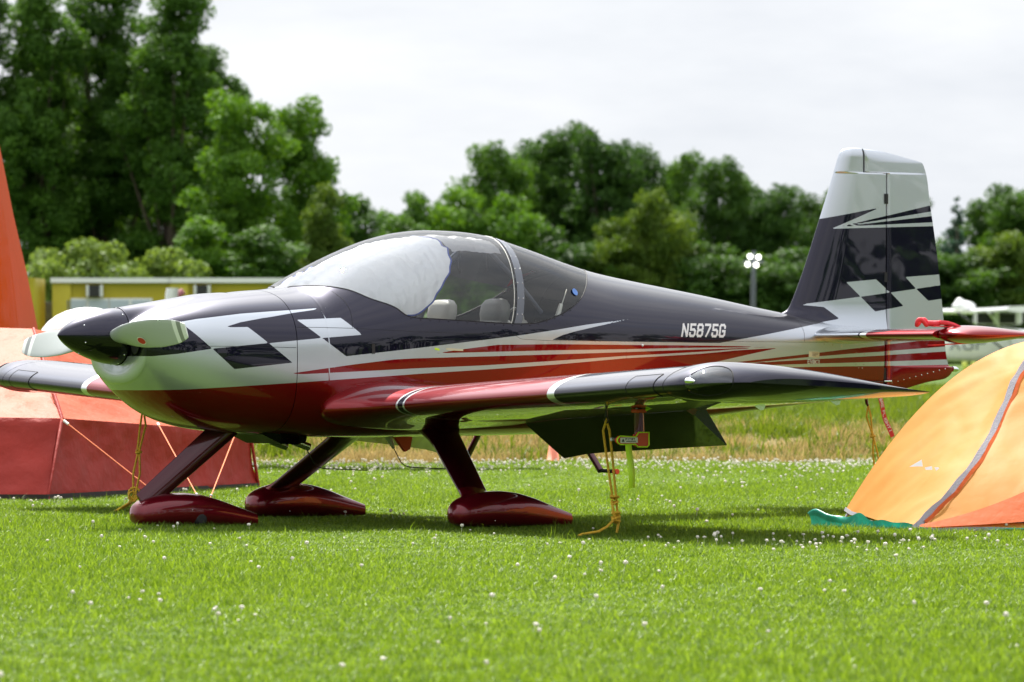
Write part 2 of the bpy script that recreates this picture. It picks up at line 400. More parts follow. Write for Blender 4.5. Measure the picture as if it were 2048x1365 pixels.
f_fin_le = pchip([1.10,1.20,1.212,1.235,1.284,1.781,2.099,2.15,2.184,2.197,2.2045],[4.87,4.95,4.985,5.015,5.044,5.253,5.374,5.393,5.412,5.435,5.49])
f_rud_te = pchip([.70,.727,.787,.808,.847,.878,.885,1.168,1.535,1.863,2.119,2.152,2.188,2.2],[5.72,5.828,6.081,6.218,6.272,6.28,6.246,6.206,6.159,6.101,6.042,5.906,5.712,5.60])
LIVERY = [
    ('D', [(0.2,0.95),(0.37,0.95),(0.411,0.95),(0.54,0.963),(0.728,0.991),(0.586,1.115),(0.526,1.118),(0.511,1.127),(0.663,1.153),(0.929,1.183),(1.113,1.196),(1.245,1.204),(1.506,1.222),(1.245,1.188),(1.098,1.165),(1.05,1.159),(0.91,1.136),(0.802,1.107),(0.947,1.11),(1.063,1.021),(1.385,1.05),(1.53,0.949),(2,0.996),(2.65,1.063),(2.936,1.097),(3.177,1.128),(3.543,1.163),(3.385,1.139),(3.235,1.115),(3.089,1.09),(2.994,1.069),(2.912,1.041),(3.466,1.032),(4.101,1.026),(4.269,1.025),(4.639,1.072),(5.361,1.171),(5.246,1.242),(5.061,1.255),(4.92,1.35),(3,2),(1.5,2),(0.3,1.5),(0.15,1.2)]),
    ('D', [(4.868,1.687),(5.201,1.764),(5.685,1.845),(5.311,1.712),(6.089,1.738),(6.348,1.747),(6.348,1.397),(6.151,1.377),(5.978,1.356),(5.766,1.332),(5.528,1.305),(5.061,1.255),(5.246,1.242),(5.336,1.169),(5.126,1.137),(4.809,1.199),(4.779,1.293)]),
    ('D', [(5.366,1.725),(6.067,1.859),(6.244,1.892),(6.244,1.846),(6.076,1.824)]),
    ('D', [(5.366,1.725),(6.079,1.797),(6.244,1.814),(6.244,1.771),(6.084,1.761)]),
    ('S', [(1.253,1.15),(1.518,1.162),(1.632,1.068),(1.385,1.05)]),
    ('D', [(0.729,0.991),(1.063,1.022),(1.205,0.914),(0.859,0.879)]),
    ('S', [(5.419,1.392),(5.654,1.411),(5.766,1.332),(5.533,1.305)]),
    ('S', [(5.889,1.427),(6.138,1.443),(6.348,1.457),(6.348,1.402),(6.151,1.377),(5.978,1.356)]),
    ('D', [(5.533,1.305),(5.766,1.332),(5.871,1.251),(5.644,1.216)]),
    ('D', [(5.978,1.356),(6.151,1.375),(6.348,1.399),(6.348,1.319),(6.162,1.293),(6.079,1.284)]),
    ('R', [(0.15,0.763),(0.419,0.763),(0.587,0.767),(0.823,0.78),(1.134,0.798),(1.218,0.803),(1.555,0.824),(2.001,0.851),(2.427,0.873),(2.935,0.901),(3.466,0.935),(4.101,0.961),(4.449,0.983),(4.767,0.996),(4.511,0.957),(4.148,0.9),(4.103,0.881),(4.696,0.879),(5.302,0.885),(5.677,0.887),(6.221,0.893),(6.6,0.894),(6.6,0.3),(0.1,0.3)]),
    ('R', [(2.102,0.965),(2.288,0.988),(2.527,1.013),(2.935,1.017),(3.466,1.013),(4.059,1.01),(4.388,1.007),(4.698,1),(4.599,0.999),(4.059,0.997),(3.466,0.988),(2.935,0.982),(2.576,0.975)]),
    ('R', [(1.133,0.846),(1.335,0.873),(1.589,0.905),(1.834,0.931),(1.967,0.937),(2.277,0.944),(2.628,0.952),(2.935,0.959),(3.466,0.971),(4.059,0.986),(4.574,0.996),(4.543,0.994),(4.059,0.971),(3.466,0.949),(2.935,0.922),(2.427,0.897),(1.968,0.881),(1.513,0.861),(1.215,0.848)]),
    ('R', [(4.302,0.904),(4.78,0.941),(5.121,0.968),(5.387,0.99),(5.679,1.012),(6.233,1.058),(6.233,1.006),(6.203,1.004),(5.679,0.974),(5.387,0.961),(5.026,0.941),(4.451,0.903)]),
    ('R', [(4.463,0.901),(4.781,0.917),(5.121,0.93),(5.388,0.94),(5.69,0.951),(6.205,0.974),(6.312,0.979),(6.312,0.93),(6.221,0.926),(5.679,0.913),(5.301,0.906),(5.122,0.903),(4.577,0.892)]),
]
# ---------------------------------------------------------------- the aeroplane
def poly_sd(P, poly):
    """signed distance (inside positive) of points P[n,2] to a polygon"""
    poly = np.array(poly, float); n = len(poly)
    d = np.full(len(P), 1e9); ins = np.zeros(len(P), bool)
    for i in range(n):
        a = poly[i]; b = poly[(i+1) % n]; e = b - a; w = P - a
        t = np.clip((w @ e)/max(e @ e, 1e-12), 0, 1)
        d = np.minimum(d, np.hypot(*(w - t[:, None]*e).T))
        c = (a[1] > P[:, 1]) != (b[1] > P[:, 1])
        with np.errstate(divide='ignore', invalid='ignore'):
            xi = (b[0] - a[0])*(P[:, 1] - a[1])/(b[1] - a[1] if b[1] != a[1] else 1e-12) + a[0]
        ins ^= c & (P[:, 0] < xi)
    return np.where(ins, d, -d)

def livery_attrs(V):
    V = np.asarray(V).reshape(-1, 3); P = V[:, [0, 2]]
    s = {'D': np.full(len(P), -1.), 'R': np.full(len(P), -1.), 'S': np.full(len(P), 1.)}
    for c, poly in LIVERY:
        pl = np.array(poly); lo = pl.min(0) - .05; hi = pl.max(0) + .05
        k = np.where(((P >= lo) & (P <= hi)).all(1))[0]
        if not len(k): continue
        d = poly_sd(P[k], poly)
        for q in s:
            s[q][k] = np.maximum(s[q][k], d) if q == c else np.minimum(s[q][k], -d)
    return {'d_dark': s['D'], 'd_red': s['R']}

PLANE = empty('light_aeroplane', (2.16, 0, 0), 'low-wing two-seat aeroplane in midnight blue, silver and red with checkered nose and tail', 'aeroplane')

SILL = pchip([1.425,1.457,1.494,1.539,1.616,1.726,1.860,1.928,1.99,2.108,2.308,2.703,2.78,2.867,2.945,3.023,3.161,3.268,3.327,3.42,3.50],
             [1.333,1.340,1.342,1.339,1.324,1.271,1.222,1.175,1.163,1.158,1.148,1.132,1.135,1.150,1.172,1.199,1.271,1.358,1.408,1.448,1.4435])
TH = np.linspace(-np.pi/2, np.pi/2, 721)
def th_sill(x):
    if x <= 1.425 or x >= 3.50: return np.pi/2
    zz = f_zc(x) + section_r(x, TH)*np.sin(TH); z = float(SILL(x))
    if z >= zz[-1] - 1e-5: return np.pi/2
    return float(np.interp(z, zz, TH))
_xs = np.arange(1.42, 3.51, .004); _ts = np.array([th_sill(x) for x in _xs])
def th_s(x): return np.interp(x, _xs, _ts, left=np.pi/2, right=np.pi/2)

def shell(x0, x1, dx, n, name, mat, inset=0., top=True):
    xs = np.linspace(x0, x1, max(2, int(round((x1 - x0)/dx)) + 1))
    q = np.linspace(0, 1, n)
    q = q - .07*np.sin(2*np.pi*q)/(2*np.pi)
    X = np.repeat(xs[:, None], 2*n - 1, 1)
    tt = th_s(xs)[:, None]
    T = -np.pi/2 + q[None, :]*(tt + np.pi/2)
    r = section_r(np.repeat(xs[:, None], n, 1), T) - inset
    y = r*np.cos(T); z = f_zc(xs)[:, None] + r*np.sin(T)
    y = np.where(np.abs(y) < 1e-6, 0, y)
    P = np.empty((len(xs), 2*n - 1, 3))
    P[..., 0] = X
    P[:, :n, 1] = -y[:, ::-1]; P[:, :n, 2] = z[:, ::-1]       # port side from sill to keel
    P[:, n-1:, 1] = y; P[:, n-1:, 2] = z                       # starboard from keel to sill
    return P

# fuselage behind the firewall, open under the canopy
P = shell(1.2365, 5.69, .0085, 170, 'fuselage', None)
fus = link('fuselage', grid_mesh('fuselage', P, flip=True, attrs=livery_attrs(P)), M['livery'], PLANE)
for k in (0, -1):
    mb = MB(); mb.add(P[k], [tuple(range(P.shape[1]))]); mb.build('bulkhead', M['dark'], PLANE, smooth=False)
# cowling, nose bowl rolled in behind the spinner
P = shell(.385, 1.2325, .0085, 170, 'cowling', None)
P0 = P[0]; c0 = np.array([0, 0, 1.0])
lip = []
an = np.arctan2(P0[:, 2] - 1.058, P0[:, 1]); circ = np.stack([0*an + .3745, .160*np.cos(an), 1.058 + .160*np.sin(an)], -1)
for f_ in (1.0, .86, .70, .54, .40, .28, .18, .10, .045, .012):
    q = P0*(1 - f_) + circ*f_; q[:, 0] = P0[:, 0] - .020*math.sqrt(1 - (1 - min(1, f_*1.6))**2) + (.008*f_); lip.append(q)
P = np.concatenate([np.array(lip), P], 0)
cowl = link('cowling', grid_mesh('cowling', P, flip=True, attrs=livery_attrs(P)), M['livery'], PLANE)
mb = MB(); mb.add(P[0], [tuple(range(P.shape[1]))]); mb.build('nose_bowl', M['dark'], PLANE, smooth=False)
for s in (-1, 1):
    mb = MB()
    mb.loft([[(x, s*(.215 + .045*k*math.cos(a)), 1.02 + .06*k*math.sin(a)) for a in np.linspace(0, 2*np.pi, 24, endpoint=False)] for x, k in ((.362, 1.0), (.360, .96))])
    mb.build('air_inlet', M['black'], cowl)

def seam_tube(name, pts_xz, parent, r=.0014, side=-1, off=.0):
    """thin dark gap following the skin at the given (x, z) points"""
    pts = []
    pl = np.array(pts_xz, float)
    d = np.r_[0, np.cumsum(np.hypot(*np.diff(pl, axis=0).T))]
    s = np.linspace(0, d[-1], max(3, int(d[-1]/.02)))
    xx = np.interp(s, d, pl[:, 0]); zz = np.interp(s, d, pl[:, 1])
    hw = fus_half(xx, zz)
    mb = MB(); mb.tube([(x, side*(h + off), z) for x, z, h in zip(xx, zz, hw)], r, 6)
    return mb.build(name, M['seam'], parent)
for s in (-1, 1):
    seam_tube('cowl_split_seam', [(.62, 1.005), (.8, 1.004), (1.0, 1.001), (1.228, .997)], cowl, side=s)
    seam_tube('panel_seam', [(1.24, 1.11), (1.4, 1.108), (1.578, 1.104)], fus, side=s)
    seam_tube('panel_seam', [(1.545, 1.31), (1.573, 1.263), (1.586, 1.207), (1.582, 1.15), (1.577, 1.108)], fus, side=s)
    seam_tube('panel_seam', [(1.577, 1.104), (2.0, 1.085), (2.645, 1.068), (2.69, 1.045), (2.9, 1.037), (3.4, 1.034), (4.0, 1.033), (4.6, 1.033), (4.95, 1.03), (5.2, 1.03)], fus, side=s, r=.001)
    seam_tube('panel_seam', [(4.905, 1.205), (4.95, 1.19), (4.985, 1.15), (4.995, 1.09), (4.99, 1.035)], fus, side=s)

# small vent slot and static ports
mb = MB(); y = -fus_half(1.70, .99)
mb.box((1.70, y + .001, .99), (.02, .006, .055)); mb.build('vent_slot', M['black'], fus, smooth=False)
mb = MB(); y = -fus_half(3.622, 1.011); mb.ball((3.622, y, 1.011), .008, 10, 6); mb.build('static_port', M['white'], fus)

# spinner
SPZ = 1.058
prof = pchip([0, .012, .03, .06, .11, .18, .25, .31, .366], [.003, .018, .036, .059, .088, .118, .140, .152, .157])
xs = np.linspace(0, .366, 48)
mb = MB(); A_ = np.linspace(0, 2*np.pi, 64, endpoint=False)
mb.loft([[(x, prof(x)*np.cos(a), SPZ + .006*(1 - x/.366) + prof(x)*np.sin(a)) for a in A_] for x in xs])
mb.build('spinner', M['dark'], PLANE); spin = bpy.context.scene.objects['spinner']
def screw(p, r, parent, name='screw', m='screw'):
    mb = MB(); mb.ball(p, r, 8, 4); return mb.build(name, M[m], parent)
for x in (.125, .352):
    for k in range(12 if x > .2 else 6):
        a = 2*math.pi*(k + .35)/(12 if x > .2 else 6)
        screw((x, prof(x)*math.cos(a), SPZ + prof(x)*math.sin(a)), .0048, spin)

# propeller: two blades lying level, grey with white tips
PA = R(-2.4)
def blade(sgn):
    ch = pchip([.12, .18, .30, .42, .55, .70, .80, .86, .89], [.075, .108, .150, .166, .166, .150, .126, .098, .075])
    th = pchip([.12, .25, .5, .89], [.06, .042, .024, .009])
    tw = pchip([.12, .3, .6, .89], [R(46), R(36), R(24), R(17)])
    rs = np.linspace(.12, .89, 40); S = []
    ca = np.linspace(0, 2*np.pi, 40, endpoint=False)
    for r in rs:
        loop = []
        for a in ca:
            c = ch(r)*(math.cos(a)*.5); t = th(r)*.5*math.sin(a)*(.55 + .45*math.sqrt(max(0, (1 - math.cos(a))/2)))
            t *= 1.0
            w = float(tw(r))
            zz = c*math.cos(w) - t*math.sin(w); xx = c*math.sin(w) + t*math.cos(w)
            loop.append((xx, r, zz - .004))
        S.append(loop)
    S = np.array(S); S[..., 1] *= sgn
    if sgn < 0: S[..., 2] *= -1
    y = S[..., 1].copy(); z = S[..., 2].copy()
    S[..., 1] = y*math.cos(PA) - z*math.sin(PA); S[..., 2] = z*math.cos(PA) + y*math.sin(PA)
    S[..., 0] += .285; S[..., 2] += SPZ - .012
    mb = MB()
    cuts = [(0, 33, 0), (33, 35, 1), (35, 37, 2), (37, 40, 1)]
    for a, b, mi in cuts: mb.grid(S[a:min(b+1, 40)], cv=True, mi=mi)
    mb.add(S[-1], [tuple(range(40))], 1)
    return mb.build('propeller_blade', [M['blade'], M['blade_white'], M['blade_dark']], PLANE)
near_blade = blade(-1); blade(1)
# maker's badge on the near blade
def patch_on(obj, centre, normal, up, rx, ry, name, mat, parent, off=.002, n=24):
    normal = Vector(normal).normalized(); up = Vector(up); up = (up - normal*up.dot(normal)).normalized(); rt = up.cross(normal)
    c = Vector(centre) + normal*off
    mb = MB(); mb.add([c + rt*rx*math.cos(2*math.pi*k/n) + up*ry*math.sin(2*math.pi*k/n) for k in range(n)], [tuple(range(n))])
    return mb.build(name, mat, parent, smooth=False)

# canopy glass
def xf(q): return 2.667 + .173*q**.8
def glass_grid(fa, fb, n, m, off=0.):
    q = np.concatenate([np.linspace(0, 1, m), np.linspace(1, 0, m)[1:]])
    side = np.concatenate([-np.ones(m), np.ones(m - 1)])
    u = np.linspace(0, 1, n)[:, None]
    X = fa(q)[None, :]*(1 - u) + fb(q)[None, :]*u
    T = th_s(X) + q[None, :]*(np.pi/2 - th_s(X))
    r = section_r(X, T) + off
    return np.stack([X, side[None, :]*r*np.cos(T), f_zc(X) + r*np.sin(T)], -1)
canopy = link('canopy', grid_mesh('canopy', glass_grid(lambda q: 1.4265 + 0*q, lambda q: xf(q) - .018, 110, 60)), M['glass'], PLANE)
rear = link('rear_window', grid_mesh('rear_window', glass_grid(lambda q: xf(q) + .018, lambda q: 3.4985 + 0*q, 70, 60)), M['glass'], PLANE)
Pf = glass_grid(lambda q: xf(q) - .026, lambda q: xf(q) + .026, 7, 60, .0025)
frame = link('canopy_frame', grid_mesh('canopy_frame', Pf), M['frame'], PLANE)
for s in (0, 1):
    row = Pf[1 if s == 0 else 5]
    for j in range(4, 110, 7):
        screw(Vector(row[j]), .0036, frame, 'rivet')
# glass edge trims
for (fa, nm) in ((lambda q: xf(q) - .045, 'glass_edge'),):
    row = glass_grid(fa, fa, 2, 60, .001)[0]
    mb = MB(); mb.tube(row, .0022, 6); mb.build(nm, M['offwhite'], canopy)
for s in (-1, 1):
    xs = np.concatenate([np.linspace(1.43, 1.6, 30), np.linspace(1.61, 3.3, 90), np.linspace(3.31, 3.497, 30)])
    t = th_s(xs); r = section_r(xs, t)
    mb = MB(); mb.tube(np.stack([xs, s*r*np.cos(t), f_zc(xs) + r*np.sin(t)], -1), .0032, 6); mb.build('canopy_seal', M['seam'], canopy)
    for x in np.arange(1.95, 3.1, .062):
        t = float(th_s(x)) - .018; r = float(section_r(x, t))
        screw((x, s*(r*math.cos(t) + .0005), float(f_zc(x)) + r*math.sin(t)), .0034, fus, 'rivet', 'seam')

# cabin: liner, floor, seats, roll bar, panel, headsets
P = shell(1.30, 3.46, .03, 26, 'liner', None, inset=.02)
link('cabin_liner', grid_mesh('cabin_liner', P, flip=True), M['liner'], PLANE)
mb = MB()
mb.add([(3.0, -.49, .55), (3.0, .49, .55), (3.12, .44, 1.13), (3.12, -.44, 1.13)], [(0, 1, 2, 3)])
mb.build('baggage_bulkhead', M['liner'], PLANE, smooth=False)
def seat(y, pale):
    m0, m1 = (M['leather2'], M['leather']) if pale else (M['leather'], M['leather2'])
    mb = MB(); S = []
    for z, x, w, d in ((.72, 2.50, .22, .10), (.90, 2.56, .225, .09), (1.05, 2.61, .215, .085), (1.12, 2.635, .19, .075), (1.15, 2.645, .12, .06)):
        S.append([(x + d*.5*np.sign(math.sin(a))*abs(math.sin(a))**.6, y + w*np.sign(math.cos(a))*abs(math.cos(a))**.5, z) for a in np.linspace(0, 2*np.pi, 28, endpoint=False)])
    mb.loft(S); st = mb.build('seat', m0, PLANE)
    mb = MB(); S = []
    for z, w, d in ((1.125, .085, .05), (1.14, .105, .085), (1.19, .118, .095), (1.24, .112, .09), (1.268, .085, .065), (1.276, .05, .03)):
        S.append([(2.69 + (z - 1.1)*.12 + d*.5*np.sign(math.sin(a))*abs(math.sin(a))**.6, y + w*np.sign(math.cos(a))*abs(math.cos(a))**.6, z) for a in np.linspace(0, 2*np.pi, 28, endpoint=False)])
    mb.loft(S); mb.build('headrest', m0, st)
    for s in (-1, 1):
        mb = MB(); mb.tube([(2.63, y + s*.075, 1.14), (2.585, y + s*.08, 1.03), (2.55, y + s*.085, .88)], .016, 6); mb.build('shoulder_belt', M['belt'], st)
        mb = MB(); mb.tube([(2.59, y + s*.2, 1.09), (2.56, y + s*.205, .98), (2.52, y + s*.20, .80)], .03, 8); mb.build('bolster', m1, st)
    return st
seat(-.27, False); seat(.27, True)
mb = MB()
for a0 in (0,):
    pts = []
    for k in np.linspace(0, 1, 40):
        q = 1 - abs(2*k - 1); x = float(xf(q)) + .02; t = float(th_s(x)); t = t + q*(math.pi/2 - t)
        r = float(section_r(x, t)) - .028
        pts.append((x, (-1 if k < .5 else 1)*r*math.cos(t), float(f_zc(x)) + r*math.sin(t)))
    mb.tube(pts, .02, 10)
mb.build('roll_bar', M['frame'], PLANE)
mb = MB(); mb.tube([(2.78, -.02, 1.60), (3.05, -.02, 1.36), (3.2, -.02, 1.2)], .012, 8); mb.build('roll_bar_brace', M['frame'], PLANE)
mb = MB(); mb.box((1.93, 0, 1.03), (.03, .9, .22)); mb.build('instrument_panel', M['black'], PLANE, smooth=False)
mb = MB(); mb.box((1.74, 0, 1.165), (.38, .82, .02)); mb.build('glareshield', M['black'], PLANE, smooth=False, bevel=.008)
def headset(c, tilt):
    mb = MB()
    mb.tube([(c[0], c[1] + .085*math.cos(a), c[2] + .09*math.sin(a)) for a in np.linspace(0, math.pi, 16)], .008, 6)
    for s in (-1, 1): mb.ball((c[0], c[1] + s*.083, c[2] - .02), .036, 12, 6, (1.1, .6, 1.3))
    return mb.build('headset', M['leather2'], PLANE)
headset((2.30, .12, 1.12), 0); headset((2.78, -.36, 1.13), 0)
mb = MB(); mb.tube([(2.46, -.12, 1.605), (2.44, -.12, 1.55), (2.405, -.14, 1.525)], .006, 6)
mb.box((2.405, -.13, 1.50), (.025, .16, .05)); mb.build('cabin_mirror', M['black'], PLANE, smooth=False)
for k, (x, y) in enumerate(((2.70, -.20), (2.76, .18))):
    mb = MB(); mb.tube([(x, y, 1.57), (x + .005, y + .012, 1.52), (x - .01, y - .015, 1.46), (x + .01, y + .01, 1.43), (x, y + .02, 1.47)], .006, 6); mb.build('grab_strap', M['black'], PLANE)
mb = MB(); mb.tube([(3.072, -.455, 1.33), (3.04, -.468, 1.27), (3.02, -.478, 1.24)], .003, 6)
mb.tube([(3.02, -.474, 1.245), (2.985, -.488, 1.175)], [.012, .016], 8); mb.build('aerial_mast', M['offwhite'], PLANE)
y = -fus_half(3.135, 1.31); mb = MB()
c = Vector((3.135, y - .002, 1.315)); n_ = Vector((.25, -.85, .45)).normalized(); up = (Vector((0, 0, 1)) - n_*n_.z).normalized(); rt = up.cross(n_)
mb.add([c + n_*.002 + (rt*math.cos(a) + up*math.sin(a))*.022 for a in np.linspace(0, 6.283, 20, endpoint=False)], [tuple(range(20))]); mb.build('window_sticker', M['bluedot'], rear, smooth=False)

# ------------------------------------------------ wings
CH = 1.45; INC = R(2.6); LE0 = 1.57
def foil(c, t=.135, m=.022, p=.28):
    c = np.asarray(c, float)
    yt = 5*t*(.2969*np.sqrt(c) - .126*c - .3516*c**2 + .2843*c**3 - .1015*c**4)
    yc = np.where(c < p, m/p**2*(2*p*c - c*c), m/(1-p)**2*((1 - 2*p) + 2*p*c - c*c))
    return yc + yt, yc - yt
def wing_pt(ay, c, up):
    """point of the wing skin at distance ay from the centre line, chord fraction c, upper or lower side"""
    k = np.clip((1.0 - ay)/.5, 0, 1)**2
    q = np.clip((ay - 3.45)/.36, 0, 1)
    sw = .30*(1 - np.sqrt(np.maximum(0, 1 - q**2.6)))
    ch = CH + .17*k - sw; le = LE0 - .17*k + sw
    hu, hl = foil(c); cam_ = (hu + hl)/2; t = (hu - hl)/2
    fu = np.sqrt(np.maximum(0, 1 - q**3)); fl = np.maximum(0, 1 - q**1.8)**.75
    bulge = 1 + .25*np.exp(-((ay - 3.62)/.16)**2)*np.exp(-((c - .08)/.12)**2)
    h = np.where(up, cam_ + t*fu*bulge*(1 + .30*k), cam_*(1 - q) + .03*q*0 - t*fl*bulge*(1 + .20*k))
    h = np.where(up, h*(1) , h)
    x = le + ch*(c*math.cos(INC) + h*math.sin(INC)); z = .633 + .049*ay + ch*(h*math.cos(INC) - c*math.sin(INC))
    return x, z
def wing_loop(ay, c0, c1, n, rot=None, hinge=None):
    """closed loop from c1 over the top to c0 and back along the underside"""
    s = (1 - np.cos(np.linspace(0, np.pi, n)))/2 if c0 == 0 else np.linspace(0, 1, n)
    cs = c0 + (c1 - c0)*s
    if c0 == 0: cs = c1*np.linspace(0, 1, n)**1.9
    xu, zu = wing_pt(ay, cs, True); xl, zl = wing_pt(ay, cs, False)
    x = np.r_[xu[::-1], xl[1:]] if c0 == 0 else np.r_[xu[::-1], xl]
    z = np.r_[zu[::-1], zl[1:]] if c0 == 0 else np.r_[zu[::-1], zl]
    return x, z
def wing_side(sg):
    nm = 'wing'
    ys = np.r_[np.linspace(.36, 1.0, 26), np.linspace(1.04, 3.44, 60)]
    S = []
    for ay in ys:
        x, z = wing_loop(ay, 0, .775, 44); S.append(np.stack([x, np.full_like(x, sg*ay), z], -1))
    mb = MB(); mb.loft(S); w = mb.build('wing', M['wing'], PLANE, sharp=40)
    # wing tip
    ys = 3.444 + .366*np.sin(np.linspace(0, np.pi/2, 34))**.8
    S = []
    for ay in ys:
        x, z = wing_loop(min(ay, 3.8095), 0, 1.0, 60); S.append(np.stack([x, np.full_like(x, sg*ay), z], -1))
    mb = MB(); mb.loft(S); mb.build('wing_tip', M['wing'], w, sharp=60)
    # aileron
    S = []
    for ay in np.linspace(2.145, 3.437, 8):
        x, z = wing_loop(ay, .785, 1.0, 14); S.append(np.stack([x, np.full_like(x, sg*ay), z], -1))
    mb = MB(); mb.loft(S); mb.build('aileron', M['wing'], w, sharp=35)
    # flap, lowered
    S = []
    for ay in np.linspace(.60, 2.135, 8):
        x, z = wing_loop(ay, .785, 1.0, 14)
        hx, hz = wing_pt(ay, .785, False); a = R(40)
        dx, dz = x - hx, z - hz
        x = hx + dx*math.cos(a) + dz*math.sin(a); z = hz + dz*math.cos(a) - dx*math.sin(a)
        S.append(np.stack([x, np.full_like(x, sg*ay), z], -1))
    mb = MB(); mb.loft(S); mb.build('flap', M['dark'] if sg < 0 else M['red'], w, sharp=35)
    # root fairing end is inside the fuselage; tie-down ring, access covers, hinge brackets
    x, z = 1.97, .05
    hx, hz = wing_pt(2.405, .27, False)
    mb = MB(); mb.tube([(hx, sg*2.405, hz + .01), (hx, sg*2.405, hz - .035)], .007, 8)
    mb.tube([(hx + .0*math.cos(a), sg*2.405 + .018*math.cos(a), hz - .052 + .018*math.sin(a)) for a in np.linspace(0, 6.283, 18, endpoint=False)], .0042, 6, closed=True)
    mb.build('tie_down_ring', M['black'], w)
    for ay in (2.14, 2.75, 3.40):
        hx2, hz2 = wing_pt(ay, .80, False)
        mb = MB(); mb.add([(hx2 - .09, sg*ay, hz2 + .02), (hx2 + .03, sg*ay, hz2 + .02), (hx2 + .01, sg*ay, hz2 - .02), (hx2 - .01, sg*ay, hz2 - .025),
                           (hx2 - .09, sg*(ay + .006), hz2 + .02), (hx2 + .03, sg*(ay + .006), hz2 + .02), (hx2 + .01, sg*(ay + .006), hz2 - .02), (hx2 - .01, sg*(ay + .006), hz2 - .025)],
                          [(0,1,2,3), (7,6,5,4), (0,4,5,1), (1,5,6,2), (2,6,7,3), (3,7,4,0)])
        mb.build('hinge_bracket', M['maroon'] if ay < 2.2 else M['chrome'], w, smooth=False)
    # skin seams
    for ay in ((3.442,) if sg < 0 else ()):
        cs = np.r_[np.linspace(.9, 0, 30)**2, np.linspace(0, .9, 30)[1:]**2]
        xu, zu = wing_pt(ay, cs[:30], True); xl, zl = wing_pt(ay, cs[30:], False)
        mb = MB(); mb.tube([(a, sg*ay, b) for a, b in zip(np.r_[xu, xl], np.r_[zu, zl])], .0022, 5); mb.build('tip_seam', M['seam'], w)
    for ay in (1.35, 1.75, 2.15, 2.55, 2.95, 3.3):
        c = .02; hx3, hz3 = wing_pt(ay, .30, True)
    # landing light window in the leading edge
    n, mrows = 18, 9; G = []
    for b in np.linspace(3.12, 3.36, n):
        row = []
        for a in np.linspace(-1, 1, mrows):
            c = .045*a*a; X, Z = wing_pt(b, np.array(c), a > 0)
            row.append((float(X) - .002, sg*b, float(Z) + (.0015 if a > .3 else -.0015 if a < -.3 else 0)))
        G.append(row)
    mb = MB(); mb.grid(G); mb.build('landing_light', M['dark'], w)
    edge = [G[0][j] for j in range(mrows)] + [G[i][-1] for i in range(1, n)] + [G[-1][j] for j in range(mrows - 2, -1, -1)] + [G[i][0] for i in range(n - 2, 0, -1)]
    mb = MB(); mb.tube(edge, .002, 5, closed=True); mb.build('light_rim', M['seam'], w)
    # navigation light under a clear teardrop lens in the tip's leading corner
    G = []; NB, NA = 21, 21
    for i in range(NB):
        b = -1 + 2*i/(NB - 1); row = []
        hh = math.sqrt(max(0, 1 - abs(b)**2.2))
        for j in range(NA):
            a = (-1 + 2*j/(NA - 1))*hh
            ay = 3.70 + .09*b; c = .095*abs(a)**1.8*(1.0 if a > 0 else .9)
            X, Z = wing_pt(ay, np.array(c), a > 0)
            X2, Z2 = wing_pt(ay + .01, np.array(c), a > 0)
            bul = .014*(1 - min(1, abs(a)**2 + b*b))
            row.append((float(X) - .003 - bul*.8, sg*(ay + bul*.7), float(Z) + .003*np.sign(a)*(abs(a) > .1)))
        G.append(row)
    mb = MB(); mb.grid(G); ln = mb.build('navigation_light_lens', M['lens'], w)
    edge = [G[i][-1] for i in range(NB)] + [G[i][0] for i in range(NB - 2, 0, -1)]
    mb = MB(); mb.tube(edge, .0032, 5, closed=True); mb.build('lens_rim', M['seam'], ln)
    X, Z = wing_pt(3.64, np.array(.004), True)
    mb = MB(); mb.tube([(float(X) - .010, sg*3.615, float(Z) - .003), (float(X) - .009, sg*3.65, float(Z) - .004), (float(X) - .004, sg*3.675, float(Z) - .006)], [.016, .014, .005], 10)
    mb.build('navigation_lamp', M['chrome'], ln)
    return w
wing_port = wing_side(-1); wing_stbd = wing_side(1)

# pitot mast under the port wing
px_, pz_ = wing_pt(2.62, .30, False)
mb = MB(); mb.tube([(px_, -2.62, pz_ + .01), (px_ + .01, -2.625, pz_ - .10), (px_ + .01, -2.625, pz_ - .155), (px_ - .01, -2.625, pz_ - .165), (px_ - .17, -2.625, pz_ - .16)], .009, 8)
mb.build('pitot_tube', M['silver'], wing_port)

# ------------------------------------------------ tail
def fin_half(c, t):
    """half thickness: round nose, nearly constant to the hinge"""
    return t*np.sqrt(np.clip(1 - (1 - np.clip(c/.42, 0, 1))**2, 0, 1))*(1 - .25*np.clip((c - .42)/.58, 0, 1))
zs = np.r_[np.linspace(1.10, 1.30, 22), np.linspace(1.305, 2.052, 108), [2.0555], np.linspace(2.06, 2.2043, 34)]
G = []
for z in zs:
    le = float(f_fin_le(z)); te = 5.7285 + (z - 1.3)*.012 if z < 2.053 else 5.560
    te = max(te, le + .02)
    t = .046 - .012*(z - 1.2) + .03*max(0, (1.27 - z)/.17)**2
    t *= math.sqrt(max(.0004, 1 - max(0, (z - 2.15)/.0547)**2)) if z > 2.15 else 1
    cs = (1 - np.cos(np.linspace(0, np.pi, 70)))/2; cs = np.linspace(0, 1, 130)**1.3
    y = fin_half(cs, t); x = le + cs*(te - le)
    G.append(np.r_[np.stack([x[::-1], -y[::-1], np.full_like(x, z)], -1), np.stack([x[1:], y[1:], np.full_like(x[1:], z)], -1)])
G = np.array(G)
fin = link('fin', grid_mesh('fin', G, flip=True, attrs=livery_attrs(G)), M['livery'], PLANE)
mb = MB(); mb.grid(G[:, [0, -1]]); mb.build('fin_spar', M['dark'], fin, smooth=False)
